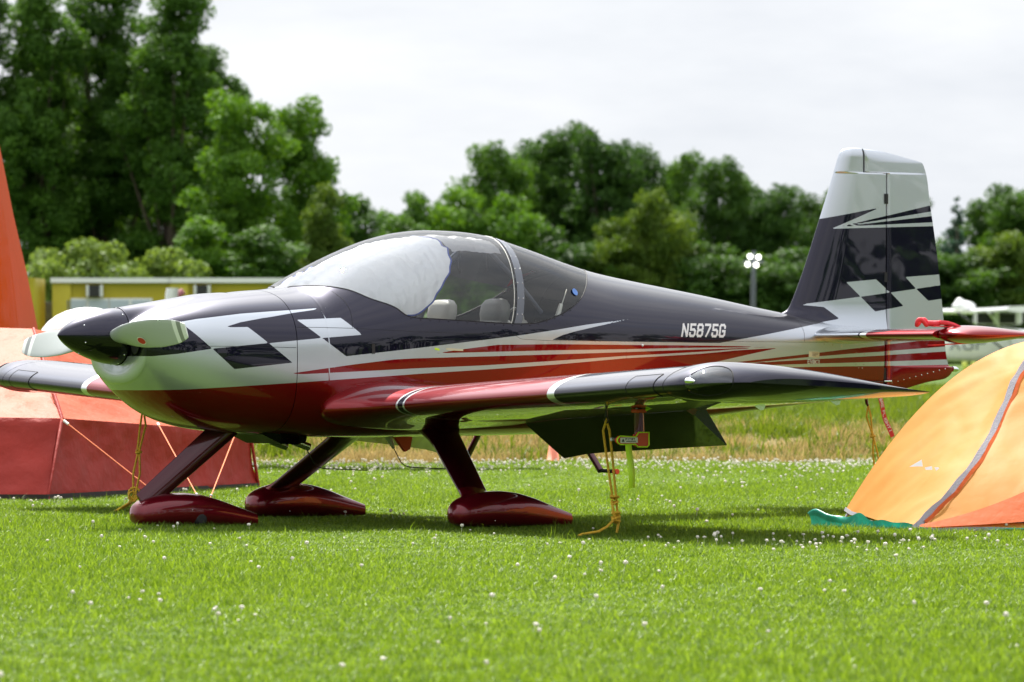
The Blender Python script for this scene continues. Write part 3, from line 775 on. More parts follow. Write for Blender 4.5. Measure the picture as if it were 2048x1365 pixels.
# rudder with horn
zs = np.r_[np.linspace(.706, .90, 46), np.linspace(.905, 2.056, 150), [2.0585], np.linspace(2.062, 2.2, 34)]
G = []
for z in zs:
    fr = (5.7345 + (z - 1.3)*.012) if z < 2.0575 else 5.5735
    te = max(float(f_rud_te(z)), fr + .012)
    if z < .76: fr = 5.70 + (5.736 - 5.70)*(z - .70)/.06
    t = .036 - .009*(z - 1.2)
    if z > 2.14: t *= math.sqrt(max(.0006, 1 - ((z - 2.14)/.061)**2))
    if z < .80: t *= math.sqrt(max(.0006, 1 - ((.80 - z)/.096)**2))
    cs = np.linspace(0, 1, 90)
    tail = .04 if z > .885 else .35
    y = t*np.minimum(np.sqrt(np.clip(1 - (1 - np.clip(cs/.07, 0, 1))**2, 0, 1)), 1)*(1 - (1 - tail)*np.clip((cs - .07)/.93, 0, 1))
    if tail > .2: y *= np.sqrt(np.clip(1 - np.clip((cs - .9)/.1, 0, 1)**2, .0, 1))
    x = fr + cs*(te - fr)
    G.append(np.r_[np.stack([x[::-1], -y[::-1], np.full_like(x, z)], -1), np.stack([x[1:], y[1:], np.full_like(x[1:], z)], -1)])
G = np.array(G)
rud = link('rudder', grid_mesh('rudder', G, flip=True, attrs=livery_attrs(G)), M['livery'], PLANE)
mb = MB(); mb.tube([(6.275, 0, .868), (6.30, 0, .866), (6.315, 0, .862), (6.322, 0, .858)], [.018, .017, .012, .004], 10); mb.build('tail_light', M['chrome'], rud)
for k in range(10):
    f_ = k/9; screw((5.775 + f_*.43, -.034 + f_*.016, .785 + f_*.083), .0042, rud, 'rivet')
for (x, z) in ((5.47, .995), (5.50, 1.0), (5.53, 1.002), (5.44, .965), (5.51, .96), (5.44, .90), (5.51, .897), (5.465, .875), (5.495, .874)):
    screw((x, -fus_half(x, z), z), .0036, fus, 'rivet')
for (x, z) in ((5.16, 1.02), (5.235, 1.015), (5.31, 1.008), (5.23, 1.185), (5.30, 1.178)):
    screw((x, -fus_half(x, z) - (.0 if z < 1.1 else .0), z), .0036, fus, 'rivet')
for z in (1.90, 1.425):
    mb = MB(); mb.box((5.728 + (z - 1.3)*.012, 0, z), (.022, .072, .06)); mb.build('rudder_hinge', M['seam'], rud, smooth=False)
mb = MB(); mb.tube([(5.2, -.125, .80), (5.55, -.10, .795), (5.70, -.07, .79)], .0022, 5); mb.build('rudder_cable', M['black'], fus)
mb = MB(); mb.tube([(5.695, -.06, .795), (5.76, -.052, .795)], .005, 6); mb.build('rudder_pushrod', M['chrome'], rud)
mb = MB(); mb.box((5.695, -.02, .84), (.05, .06, .07)); mb.build('rudder_horn_cover', M['seam'], rud, smooth=False)

def foil_sym(c, t): return 5*t*(.2969*np.sqrt(c) - .126*c - .3516*c**2 + .2843*c**3 - .1015*c**4)
STZ = 1.07
def tailplane(sg):
    ys = np.linspace(.07, 1.18, 40); S = []
    for ay in ys:
        k = max(0, (.24 - ay)/.17)**2
        le = 5.075 + .075*ay - .03*k; ch = .80 - .075*ay + .03*k; cs = .62*np.linspace(0, 1, 30)**1.8
        h = foil_sym(cs, .10 + .05*k)*ch; x = le + cs*ch; z = STZ + .004*ay
        S.append(np.r_[np.stack([x[::-1], np.full_like(x, sg*ay), z + h[::-1]], -1), np.stack([x[1:], np.full_like(x[1:], sg*ay), z - h[1:]], -1)])
    mb = MB(); mb.loft(S); st = mb.build('tailplane', M['stab'], PLANE, sharp=40)
    S = []
    for ay in np.r_[np.linspace(.11, 1.176, 20)]:
        le = 5.075 + .075*ay; ch = .80 - .075*ay; cs = np.linspace(.63, 1, 14)
        h = foil_sym(cs, .10)*ch; h[0] *= .55; x = le + cs*ch; z = STZ + .004*ay - (cs - .63)*.06
        S.append(np.r_[np.stack([x[::-1], np.full_like(x, sg*ay), z[::-1] + h[::-1]], -1), np.stack([x, np.full_like(x, sg*ay), z - h], -1)])
    mb = MB(); mb.loft(S); el = mb.build('elevator', M['stab'], PLANE, sharp=40)
    # elevator horn: balance weight reaching forward outboard of the tailplane
    S = []
    for ay in 1.185 + .18*np.sin(np.linspace(0, np.pi/2, 14)):
        q = (ay - 1.185)/.18; f_ = math.sqrt(max(.002, 1 - q**2.2))
        le = 5.20 + .08*(1 - f_); ch = .69 - .06*(1 - f_); cs = np.linspace(0, 1, 30)**1.6
        h = foil_sym(cs, .155)*ch*f_; x = le + cs*ch; z = STZ + .004
        S.append(np.r_[np.stack([x[::-1], np.full_like(x, sg*ay), z + h[::-1]], -1), np.stack([x[1:], np.full_like(x[1:], sg*ay), z - h[1:]], -1)])
    mb = MB(); mb.loft(S); mb.build('elevator_horn', M['stab'], el, sharp=60)
tailplane(-1); tailplane(1)

# ------------------------------------------------ undercarriage
def pant(name, x0, x1, y, top, wmax, parent):
    L_ = x1 - x0
    zt = pchip([0, .015, .04, .09, .16, .26, .38, .50, .66, .83, 1.0], [.09, .130, .152, .174, .192, .204, .2065, .198, .168, .121, .074])
    zb = pchip([0, .015, .04, .1, .2, .5, 1.0], [.07, .036, .022, .012, .008, .006, .006])
    wd = pchip([0, .015, .04, .09, .18, .32, .5, .75, 1.0], [.02, .056, .076, .092, .103, .105, .093, .058, .022])
    S = []
    for s in np.linspace(0, 1, 60)**1.25:
        a, b = float(zt(s))*top/.2065, float(zb(s)); w = float(wd(s))*wmax/.1
        zc = b + (a - b)*.42; n = 2.5; loop = []
        for t in np.linspace(0, 2*np.pi, 44, endpoint=False):
            c, d = math.cos(t), math.sin(t); hh = (a - zc) if d > 0 else (zc - b)
            r = (abs(c)**n + abs(d)**n)**(-1/n)
            loop.append((x0 + s*L_, y + w*c*r, zc + hh*d*r))
        S.append(loop)
    mb = MB(); mb.loft(S); return mb.build(name, M['red'], parent)
def strut(name, p0, p1, c0, c1, tk, mat, parent, n=14, xdir=(1, 0, 0), m=26):
    p0, p1 = Vector(p0), Vector(p1); ax = (p1 - p0).normalized()
    X = Vector(xdir); X = (X - ax*X.dot(ax)).normalized(); Y = ax.cross(X)
    S = []
    for s in np.linspace(0, 1, n):
        c = c0 + (c1 - c0)*s; p = p0.lerp(p1, s); loop = []
        for t in np.linspace(0, 2*np.pi, m, endpoint=False):
            u = (1 - math.cos(t))/2; h = float(foil_sym(np.array(u), tk))*(1 if t < math.pi else -1)
            loop.append(p + X*(u - .35)*c + Y*h*c)
        S.append(loop)
    mb = MB(); mb.loft(S); return mb.build(name, mat, parent)
for sg in (-1, 1):
    leg = strut('main_gear_leg', (2.20, sg*.40, .56), (2.03, sg*1.05, .15), .215, .175, .28, M['maroon'], PLANE)
    S = []
    for s, c in ((0, .34), (.25, .30), (.5, .25), (.8, .20), (1, .186)):
        p = Vector((2.20, sg*.36, .585)).lerp(Vector((2.155, sg*.56, .455)), s); loop = []
        for t in np.linspace(0, 2*np.pi, 30, endpoint=False):
            u = (1 - math.cos(t))/2; h = float(foil_sym(np.array(u), .34))*(1 if t < math.pi else -1)
            loop.append(p + Vector((1, 0, 0))*(u - .38)*c + Vector((0, .75*sg, .55))*h*c)
        S.append(loop)
    mb = MB(); mb.loft(S); mb.build('leg_fairing', M['maroon'], leg)
    pn = pant('wheel_pant', 1.872, 2.673, sg*1.06, .2065, .1, PLANE)
    for (x, z) in ((2.06, .075), (2.22, .085), (2.10, .045)): screw((x, sg*1.06 - sg*.0 - .094, z), .004, pn)
    mb = MB(); mb.loft([[(2.14 + .09*math.cos(t)*k, sg*1.06 + d, .089 + .09*math.sin(t)*k) for t in np.linspace(0, 2*np.pi, 32, endpoint=False)] for d, k in ((-.058, .8), (-.05, .95), (-.03, 1), (.03, 1), (.05, .95), (.058, .8))])
    mb.build('tyre', M['rubber'], PLANE)
    S = []
    for s, c, k in ((0, .165, .30), (.5, .20, .34), (1, .26, .42)):
        p = Vector((2.055, sg*.955, .215)).lerp(Vector((2.06, sg*1.03, .165)), s)
        S.append([p + Vector((1, 0, 0))*((1 - math.cos(t))/2 - .38)*c + Vector((0, .75*sg, .6))*float(foil_sym(np.array((1 - math.cos(t))/2), k))*(1 if t < math.pi else -1)*c for t in np.linspace(0, 2*np.pi, 26, endpoint=False)])
    mb = MB(); mb.loft(S); mb.build('pant_fairing', M['red'], leg)
nl = strut('nose_gear_leg', (1.12, 0, .56), (.545, 0, .125), .15, .125, .34, M['maroon'], PLANE, xdir=(.8, 0, 1))
np_ = pant('wheel_pant', .472, 1.272, 0, .194, .098, PLANE)
for (x, y, z) in ((.69, -.088, .10), (.80, -.096, .10)): screw((x, y, z), .004, np_)
mb = MB(); mb.loft([[(.86 + .04*math.cos(t)*k, -.085 + d, .048 + .04*math.sin(t)*k*.9) for t in np.linspace(0, 2*np.pi, 24, endpoint=False)] for d, k in ((-.012, .55), (-.010, .7), (0, 1), (.02, 1))])
mb.build('jack_pad', M['rubber'], np_)
mb = MB(); mb.loft([[(.77 + .085*math.cos(t)*k, d, .084 + .085*math.sin(t)*k) for t in np.linspace(0, 2*np.pi, 32, endpoint=False)] for d, k in ((-.05, .8), (-.04, .95), (.04, .95), (.05, .8))])
mb.build('tyre', M['rubber'], PLANE)

# boarding steps
for sg in (-1, 1):
    a = Vector((3.12, sg*.48, .53)); b = Vector((3.135, sg*.70, .298))
    mb = MB(); mb.tube([a, b], .019, 10)
    st = mb.build('boarding_step', M['maroon'], PLANE)
    mb = MB(); mb.tube([b + Vector((0, -sg*.005, .002)), b + Vector((-.0, sg*.14, -.002))], .011, 8); mb.build('step_tread', M['black'], st)
    mb = MB(); mb.tube([b + Vector((0, sg*.13, -.002)), b + Vector((0, sg*.165, -.002))], [.015, .015], 10); mb.build('step_end_cap', M['orangered'], st)

# belly: cooling exit, exhausts, whip aerials
mb = MB()
S = [[(x, y*w, z) for y, z in ((-1, .535), (1, .535), (.9, zb), (-.9, zb))] for x, w, zb in ((1.20, .20, .515), (1.32, .20, .462), (1.44, .19, .455), (1.50, .18, .475))]
mb.loft(S); mb.build('cooling_exit', M['dark'], PLANE, smooth=False)
for y in (-.12, .12):
    mb = MB(); mb.tube([(1.36, y, .50), (1.50, y, .455), (1.545, y, .44)], .022, 12); mb.build('exhaust_pipe', M['chrome'], PLANE)
for x0, y0 in ((1.56, .0), (2.145, .0)):
    mb = MB(); mb.tube([(x0, y0, .51), (x0 + .02, y0, .47), (x0 + .045, y0, .425)], [.026, .017, .008], 10); ab = mb.build('aerial_base', M['offwhite'], PLANE)
    pts = [(x0 + .043, y0, .43), (x0 + .07, y0, .385), (x0 + .095, y0, .345), (x0 + .12, y0, .325), (x0 + .16, y0, .316), (x0 + .25, y0, .311), (x0 + .45, y0, .302)]
    mb = MB(); mb.tube(pts, .0028, 6); mb.build('whip_aerial', M['black'], ab)
mb = MB(); mb.add([(2.46, .42, .50), (2.60, .42, .50), (2.58, .42, .41), (2.55, .42, .395), (2.46, .45, .50), (2.60, .45, .50), (2.58, .45, .41), (2.55, .45, .395)],
                  [(0,1,2,3), (7,6,5,4), (0,4,5,1), (1,5,6,2), (2,6,7,3), (3,7,4,0)]); mb.build('flap_pushrod_fairing', M['orangered'], PLANE, smooth=False)
mb = MB(); mb.tube([(5.60, 0, .72), (5.61, 0, .66), (5.62, 0, .645)], [.012, .01, .006], 8); mb.build('tail_tie_down', M['maroon'], PLANE)

# ------------------------------------------------ lettering
STROKES = {
 'N': [[(0,0),(0,1)], [(0,1),(1,0)], [(1,0),(1,1)]],
 '5': [[(1,1),(.08,1),(.08,.56),(.75,.56),(1,.44),(1,.14),(.82,0),(.2,0),(0,.14),(0,.24)]],
 '8': [[(.2,.53),(.02,.66),(.02,.87),(.2,1),(.8,1),(.98,.87),(.98,.66),(.8,.53),(.2,.53),(0,.4),(0,.14),(.2,0),(.8,0),(1,.14),(1,.4),(.8,.53)]],
 '7': [[(0,1),(1,1),(1,.86),(.35,0)]],
 'G': [[(1,.76),(1,.86),(.8,1),(.2,1),(0,.86),(0,.14),(.2,0),(.8,0),(1,.14),(1,.46),(.56,.46)]],
 'E': [[(1,1),(0,1),(0,0),(1,0)], [(0,.5),(.85,.5)]], 'e': [[(0,1),(1,1),(1,0),(0,0)], [(1,.5),(.15,.5)]],
 'V': [[(0,1),(.5,0),(1,1)]], 'O': [[(.25,0),(0,.25),(0,.75),(.25,1),(.75,1),(1,.75),(1,.25),(.75,0),(.25,0)], [(.3,.45),(.7,.45)], [(.5,.2),(.5,.8)]],
 'K': [[(0,0),(0,1)], [(1,1),(.05,.5),(1,0)]], 'R': [[(0,0),(0,1),(.8,1),(1,.88),(1,.62),(.8,.5),(0,.5)], [(.5,.5),(1,0)]],
 'F': [[(0,0),(0,1),(1,1)], [(0,.52),(.8,.52)]], 'L': [[(0,1),(0,0),(1,0)]], 'I': [[(.5,0),(.5,1)]], 'H': [[(0,0),(0,1)], [(1,0),(1,1)], [(0,.5),(1,.5)]],
 'T': [[(0,1),(1,1)], [(.5,1),(.5,0)]], '!': [[(.5,1),(.5,.35)], [(.5,.12),(.5,0)]], 'X': [[(0,0),(1,1)], [(0,1),(1,0)]], 'P': [[(0,0),(0,1),(.8,1),(1,.85),(1,.6),(.8,.46),(0,.46)]],
 ' ': [], 'A': [[(0,0),(.5,1),(1,0)], [(.2,.38),(.8,.38)]], 'M': [[(0,0),(0,1),(.5,.4),(1,1),(1,0)]], 'B': [[(0,0),(0,1),(.8,1),(.95,.75),(.8,.52),(0,.52)], [(.8,.52),(1,.28),(.8,0),(0,0)]],
}
def stroke_quads(text, w, h, gap, sw, slant=0.):
    """flat quads (2-D) for a line of stroke lettering"""
    Q = []; x0 = 0.
    for ch in text:
        for pl in STROKES[ch]:
            pts = [Vector((p[0]*w, p[1]*h)) for p in pl]
            for a, b in zip(pts[:-1], pts[1:]):
                d = (b - a).normalized(); n = Vector((-d.y, d.x))*sw/2; e = d*sw*.42
                for k in range(4):
                    pa = (a - e).lerp(b + e, k/4); pb = (a - e).lerp(b + e, (k+1)/4)
                    Q.append([Vector((x0 + p.x + slant*p.y, p.y)) for p in (pa + n, pa - n, pb - n, pb + n)])
        x0 += (w if ch not in 'I! ' else w*.55) + gap
    return Q
def letter_mesh(Q, f):
    mb = MB()
    for i, q in enumerate(Q): mb.add([f(p, i) for p in q], [(0, 1, 2, 3)])
    return mb
def on_skin(x, z, off=.0012, sg=-1): return Vector((x, sg*(fus_half(x, z) + off), z))
Q = stroke_quads('N5875G', .040, .066, .0225, .0142, .34)
mb = letter_mesh(Q, lambda p, i: on_skin(3.950 + p.x, 1.0665 - .008*p.x + p.y, .0012 + (i % 7)*.0001))
mb.build('registration', M['silver_ink'], fus, smooth=False, fix=False)
mb = MB(); mb.add([on_skin(x, z, .001) for x, z in ((5.027, .942), (5.119, .938), (5.119, .972), (5.027, .976))], [(0, 1, 2, 3)]); pl = mb.build('data_placard', M['cream'], fus, smooth=False)
mb = MB()
for k, (x, z, l) in enumerate(((5.055, .967, .055), (5.058, .959, .045), (5.056, .951, .035))):
    mb.add([on_skin(x, z, .002), on_skin(x + l, z - .001, .002), on_skin(x + l, z - .0035, .002), on_skin(x, z - .0025, .002)], [(0, 1, 2, 3)])
mb.build('placard_print', M['dark_ink'], pl, smooth=False)
Q = stroke_quads('EVOKe', .0155, .022, .0055, .0042, 0)
mb = letter_mesh(Q, lambda p, i: on_skin(5.020 + p.x, .9035 - .03*p.x + p.y, .0012 + (i % 5)*.0001)); mb.build('maker_mark', M['silver_ink'], fus, smooth=False, fix=False)
for (x, z, l, m_) in ((2.098, .985, .032, 'neon'), (2.175, .983, .115, 'cream')):
    mb = MB(); mb.add([on_skin(x, z, .0012), on_skin(x + l, z - .005, .0012), on_skin(x + l, z + .011 - .005, .0012), on_skin(x, z + .012, .0012)], [(0, 1, 2, 3)]); mb.build('tape_strip', M[m_], fus, smooth=False)
# badge on the near blade: found on its outward face
bv = np.array([v.co for v in near_blade.data.vertices]); 
want = Vector((.29, -.40, 1.03))
def face_badge():
    best = None
    for p in near_blade.data.polygons:
        c = p.center
        if p.normal.x < -.3 or p.normal.y < -2: 
            d = (Vector(c) - want).length
            if best is None or d < best[0]: best = (d, Vector(c), Vector(p.normal))
    return best
b_ = face_badge()
bd = patch_on(near_blade, b_[1], b_[2], (0, 0, 1), .042, .026, 'blade_badge', M['paper'], near_blade, .0015)
patch_on(near_blade, b_[1], b_[2], (0, 0, 1), .036, .021, 'badge_disc', M['redtag'], bd, .0022)

# things tied to the aeroplane --------------------------------------------------
def rope_pts(a, b, n=8, sag=0., wob=0., seed=1):
    a, b = Vector(a), Vector(b); r = random.Random(seed)
    return [a.lerp(b, k/n) + Vector((r.uniform(-wob, wob), r.uniform(-wob, wob), -sag*4*(k/n)*(1 - k/n))) for k in range(n + 1)]
def coil(c, ax, r, n, turns, pitch):
    ax = Vector(ax).normalized(); X = ax.orthogonal().normalized(); Y = ax.cross(X)
    return [Vector(c) + (X*math.cos(t) + Y*math.sin(t))*r + ax*(t/(2*math.pi))*pitch for t in np.linspace(0, 2*math.pi*turns, n)]
rx, rz = wing_pt(2.405, .27, False); rx = float(rx); rz = float(rz)
def rope_port():
    mb = MB(); r = .0068; y = -2.405
    top = Vector((rx, y, rz - .060))
    knot = Vector((rx + .055, y + .0, .19)); low = Vector((rx + .075, y, .05)); peg = Vector((2.03, -2.40, .005))
    a = Vector((.012, -.012, 0)); 
    mb.tube([top + Vector((-.004, .0, -.006)), top + a*-1 + Vector((0, 0, -.05)), top.lerp(knot, .5) - a*1.1, knot - a*.6], r, 7)
    mb.tube([top + Vector((.004, .0, -.006)), top + a + Vector((0, 0, -.05)), top.lerp(knot, .5) + a*.7, knot + a*.5], r, 7)
    mb.tube([top + Vector((-.004, 0, -.006)), top + Vector((0, 0, .012)), top + Vector((.004, 0, -.006))], r, 7)
    for k, (rr, dz, tilt) in enumerate(((.020, .01, .2), (.017, -.022, -.3), (.019, -.075, .1), (.021, -.10, -.25), (.016, -.118, .3))):
        mb.tube(coil(knot + Vector((.1*(-dz), 0, dz)), (tilt, .1, 1), rr, 16, 1.25, .01), r, 7)
    mb.tube([knot + Vector((-.02, 0, .0)), knot + Vector((-.018, -.01, -.05)), knot + Vector((-.006, -.01, -.105)), knot + Vector((.018, 0, -.115))], r, 7)
    mb.tube([knot + Vector((.012, 0, .0)), knot + Vector((.022, .01, -.05)), knot + Vector((.03, .0, -.10)), low, peg + Vector((0, 0, .012))], r, 7)
    mb.tube([knot + Vector((-.006, 0, -.105)), knot + Vector((-.03, -.02, -.112)), Vector((rx - .03, y - .05, .052)), Vector((rx - .10, y - .07, .028)), Vector((1.75, -2.48, .016)), Vector((1.72, -2.485, .008))], r, 7)
    o = mb.build('tie_down_rope', M['rope'])
    return tag(o, 'yellow tie-down rope knotted under the wing with the red pitot cover', 'rope', 'yellow tie-down ropes')
rope_port()
def rope_stbd():
    mb = MB(); r = .0068; y = 2.405; top = Vector((rx, y, rz - .060)); mid = Vector((rx - .03, y, .36)); low = Vector((rx - .06, y + .0, .12))
    a = Vector((.012, -.012, 0))
    for s in (-1, 1):
        mb.tube([top + a*s*.3, top + a*s + Vector((0, 0, -.08)), mid + a*s*.4 + Vector((0, 0, .03)), mid + a*s*.2], r, 7)
        mb.tube([mid + a*s*.3, mid.lerp(low, .5) + a*s*1.2, low + a*s*.4], r, 7)
    mb.tube([top + a*.3, top + Vector((0, 0, .01)), top - a*.3], r, 7)
    mb.tube(coil(mid, (.1, 0, 1), .015, 18, 1.4, .012), r, 7)
    mb.tube([low + Vector((.028*math.cos(t), -.02*math.cos(t), .035*math.sin(t))) for t in np.linspace(0, 6.283, 18)], r, 7)
    mb.tube([low + Vector((-.02*math.cos(t) - .01, .014*math.cos(t), .03*math.sin(t) - .02)) for t in np.linspace(0, 6.283, 18)], r, 7)
    mb.tube([low, low + Vector((-.03, .02, -.06)), Vector((rx - .13, y + .05, .03)), Vector((rx - .16, y + .08, .006))], r, 7)
    mb.tube([low + a, low + Vector((-.01, .02, -.06)), Vector((rx - .10, y + .05, .035)), Vector((rx - .15, y + .08, .01))], r, 7)
    return tag(mb.build('tie_down_rope', M['rope']), 'yellow tie-down rope hanging from the wing before the red tent', 'rope', 'yellow tie-down ropes')
rope_stbd()
mb = MB()
for s in (-1, 1):
    mb.tube([(5.62, 0, .65), (5.625 + s*.008, -s*.012, .58), (5.645 + s*.004, 0, .50), (5.66 + s*.003, 0, .45)], .0058, 6)
    mb.tube([(5.66, 0, .46), (5.675 + s*.010, -s*.01, .36), (5.70 + s*.012, -s*.012, .20), (5.73 + s*.01, 0, .0)], .0062, 6)
mb.tube(coil((5.658, 0, .455), (0, 0, 1), .014, 16, 1.3, .012), .006, 6)
tag(mb.build('tie_down_rope', M['rope']), 'yellow tie-down rope holding the tail down behind the yellow tent', 'rope', 'yellow tie-down ropes')

# pitot cover: red sleeve with neon piping, label and long streamer
pc = empty('pitot_cover', (px_, -2.625, pz_ - .16), 'red pitot cover with neon yellow edging, label and streamer', 'pitot cover')
D = Vector((1, 0, 0))
mb = MB(); mb.tube([(px_ + .006, -2.625, pz_ + .0), (px_ + .010, -2.625, pz_ - .03), (px_ + .012, -2.625, pz_ - .10), (px_ + .012, -2.625, pz_ - .15)], [.024, .026, .027, .028], 14); sl = mb.build('sleeve', M['maroon'], pc)
mb = MB(); mb.box((px_ + .010, -2.625, pz_ - .012), (.062, .062, .02)); mb.build('cuff', M['orangered'], pc, smooth=False, bevel=.006)
mb = MB(); mb.box((px_ + .012, -2.625, pz_ - .165), (.062, .05, .066)); mb.build('elbow', M['orangered'], pc, smooth=False, bevel=.012)
out = [(.042, .040), (.042, -.026), (.03, -.036), (-.03, -.036), (-.045, -.022), (-.145, -.022), (-.162, -.008), (-.162, .008), (-.145, .022), (-.045, .016), (-.025, .04)]
oc = Vector((px_ + .012, -2.654, pz_ - .165))
mb = MB(); mb.add([oc + Vector((x, 0, z)) for x, z in out] + [oc + Vector((x, .02, z)) for x, z in out], [tuple(range(11)), tuple(range(21, 10, -1))] + [(i, (i+1) % 11, 11 + (i+1) % 11, 11 + i) for i in range(11)])
mb.build('sheath', M['orangered'], pc, smooth=False)
mb = MB(); mb.tube([oc + Vector((x, -.001, z)) for x, z in out], .0042, 6, closed=True); mb.build('piping', M['neon'], pc)
mb = MB(); mb.add([oc + Vector((x, -.0035, z)) for x, z in ((-.145, -.014), (-.032, -.014), (-.032, .014), (-.145, .014))], [(0, 1, 2, 3)]); lb = mb.build('label_plate', M['paper'], pc, smooth=False)
Q = stroke_quads('PITOT', .010, .009, .004, .0024)
mb = letter_mesh(Q, lambda p, i: oc + Vector((-.112 + p.x, -.0048 - (i % 5)*.0001, .001 + p.y)))
mb.add([oc + Vector((x, -.0048, z)) for x, z in ((-.138, -.008), (-.118, -.008), (-.128, .009))], [(0, 1, 2)])
mb.add([oc + Vector((x, -.0048, z)) for x, z in ((-.108, -.008), (-.045, -.008), (-.045, -.004), (-.108, -.004))], [(0, 1, 2, 3)])
mb.build('label_print', M['dark_ink'], lb, smooth=False, fix=False)
mb = MB(); st = []
for k in range(11):
    f_ = k/10; z = oc.z - .022 - f_*.23; x = oc.x - .09 + .028*f_ + .004*math.sin(5*f_); y = oc.y + .006*math.sin(7*f_)
    st.append([(x - .021, y - .002, z), (x + .021, y + .001, z), (x + .021, y + .003, z), (x - .021, y, z)])
mb.loft(st); mb.build('streamer', M['neon'], pc)
mb = MB(); mb.tube([(px_ + .012, -2.64, pz_ - .02), (px_ + .06, -2.66, pz_ + .005), (px_ + .11, -2.67, pz_ + .012)], .008, 6); mb.build('strap', M['neon'], pc)

# warning banner hanging below the tail
bn = empty('warning_banner', (5.70, -.02, .72), 'red warning banner with white lettering hanging below the rudder', 'banner')
A0 = Vector((5.70, -.015, .70)); ln_ = .262; dirv = Vector((.10, 0, -.245)).normalized(); acr = Vector((.93, 0, .38)).normalized()
def bpt(s, t, off=0.): 
    return A0 + dirv*s*ln_ + Vector((-.012*math.sin(3.0*s), 0, 0)) + acr*(t*.032) + Vector((0, -.004*math.sin(9*s) - off, 0))
mb = MB(); mb.grid([[bpt(s, t) for t in (-.5, .5)] for s in np.linspace(0, 1, 14)]); mb.grid([[bpt(s, t, -.002) for t in (.5, -.5)] for s in np.linspace(0, 1, 14)]); mb.build('ribbon', M['redtag'], bn)
Q = stroke_quads('ORE FLIGHT!', .0155, .017, .0062, .0034)
mb = letter_mesh(Q, lambda p, i: bpt(.04 + p.x/ln_*1.0, -.27 + p.y/.032, .0016 + (i % 5)*.0001)); mb.build('banner_lettering', M['white_ink'], bn, smooth=False, fix=False)
mb = MB(); mb.tube([(5.705, -.045, 1.02), (5.70, -.05, .92), (5.70, -.03, .82), (5.695, -.02, .72), (5.70, -.015, .70)], .006, 6); mb.build('banner_strap', M['redfab'], bn)

# gust lock clamped between tailplane and elevator horn, with a knotted ribbon
gl_ = empty('gust_lock', (5.19, -1.182, STZ), 'red gust lock with knotted ribbon clamped on the tailplane tip', 'gust lock')
mb = MB()
for zz, sgn in ((STZ + .052, 1), (STZ - .055, -1)):
    mb.loft([[(5.15 + a*.30, -1.18 + b*.5*(1 - .55*a), zz + sgn*(c - .03*a*0) - sgn*.012*a) for b, c in ((-.055, 0), (.055, 0), (.055, .006), (-.055, .006))] for a in np.linspace(0, 1, 6)])
mb.build('clamp_plate', M['redtag'], gl_, smooth=False)
mb = MB(); r_ = random.Random(3)
mb.tube([Vector((5.10, -1.16, STZ + .075)) + Vector((.035*math.cos(t), .02*math.sin(t), .018*math.sin(2*t))) for t in np.linspace(0, 6.0, 20)], .012, 8)
mb.tube([Vector((5.13, -1.17, STZ + .07)), Vector((5.18, -1.18, STZ + .066)), Vector((5.22, -1.19, STZ + .074)), Vector((5.25, -1.19, STZ + .068))], [.016, .018, .014, .010], 8)
mb.loft([[Vector((5.20 + .16*s, -1.20 - .05*s, STZ + .075 - .055*s*s)) + Vector((0, 0, 1))*w + Vector((0, -1, 0))*d for w, d in ((-.012, 0), (.012, 0), (.012, .004), (-.012, .004))] for s in np.linspace(0, 1, 8)])
mb.build('ribbon_knot', M['redfab'], gl_)

# sun shade inside the windscreen ------------------------------------------------
def shade_piece(fx0, fx1, q0, q1, n, m, inset, amp, seed, name, mat):
    qs = np.concatenate([np.linspace(q0, 1, m), np.linspace(1, q1, m)[1:]]); side = np.r_[-np.ones(m), np.ones(m-1)]
    u = np.linspace(0, 1, n)[:, None]
    X = fx0(qs)[None]*(1 - u) + fx1(qs)[None]*u
    T = th_s(X) + qs[None]*(np.pi/2 - th_s(X))
    r = section_r(X, T)
    pts = np.stack([X*9, side*r*np.cos(T)*9, r*np.sin(T)*9], -1)
    w = vnoise(pts*.6, seed)*.9 + .9*np.abs(vnoise(pts*np.array([1.5, .6, .8]), seed + 1)) + .45*np.abs(vnoise(pts*np.array([3.6, 1.6, 2.2]), seed + 2)) + .16*vnoise(pts*5.2, seed + 3)
    edge = np.minimum(1, np.minimum(u, 1 - u)*9)
    r = r - inset - amp*(w + .6)
    return np.stack([X, side*r*np.cos(T), f_zc(X) + r*np.sin(T)], -1)
shx = pchip([0, .05, .12, .25, .42, .58, .72, .85, 1.0], [1.90, 2.02, 2.10, 2.20, 2.30, 2.36, 2.38, 2.365, 2.33])
G = shade_piece(lambda q: 1.475 + .05*(1 - q), lambda q: shx(q) + .006*np.sin(q*17) + .003*np.sin(q*51), .015, .015, 130, 90, .010, .022, 4, 'sunshade', None)
ssh = empty('sunshade', (1.9, 0, 1.2), 'crumpled white fabric sunshade with blue edge inside the windscreen', 'sunshade')
link('shade_panel', grid_mesh('shade_panel', G), M['shade'], ssh)
mb = MB(); mb.tube(G[-1], .005, 6); mb.build('edge_binding', M['blue'], ssh)
G2 = shade_piece(lambda q: 2.395 + 0*q, lambda q: xf(q) - .05, .62, .86, 40, 30, .016, .018, 11, 'roof shade', None)
tag(link('roof_shade', grid_mesh('roof_shade', G2), M['shade2']), 'wrinkled grey roof shade bunched under the top of the canopy', 'sunshade')
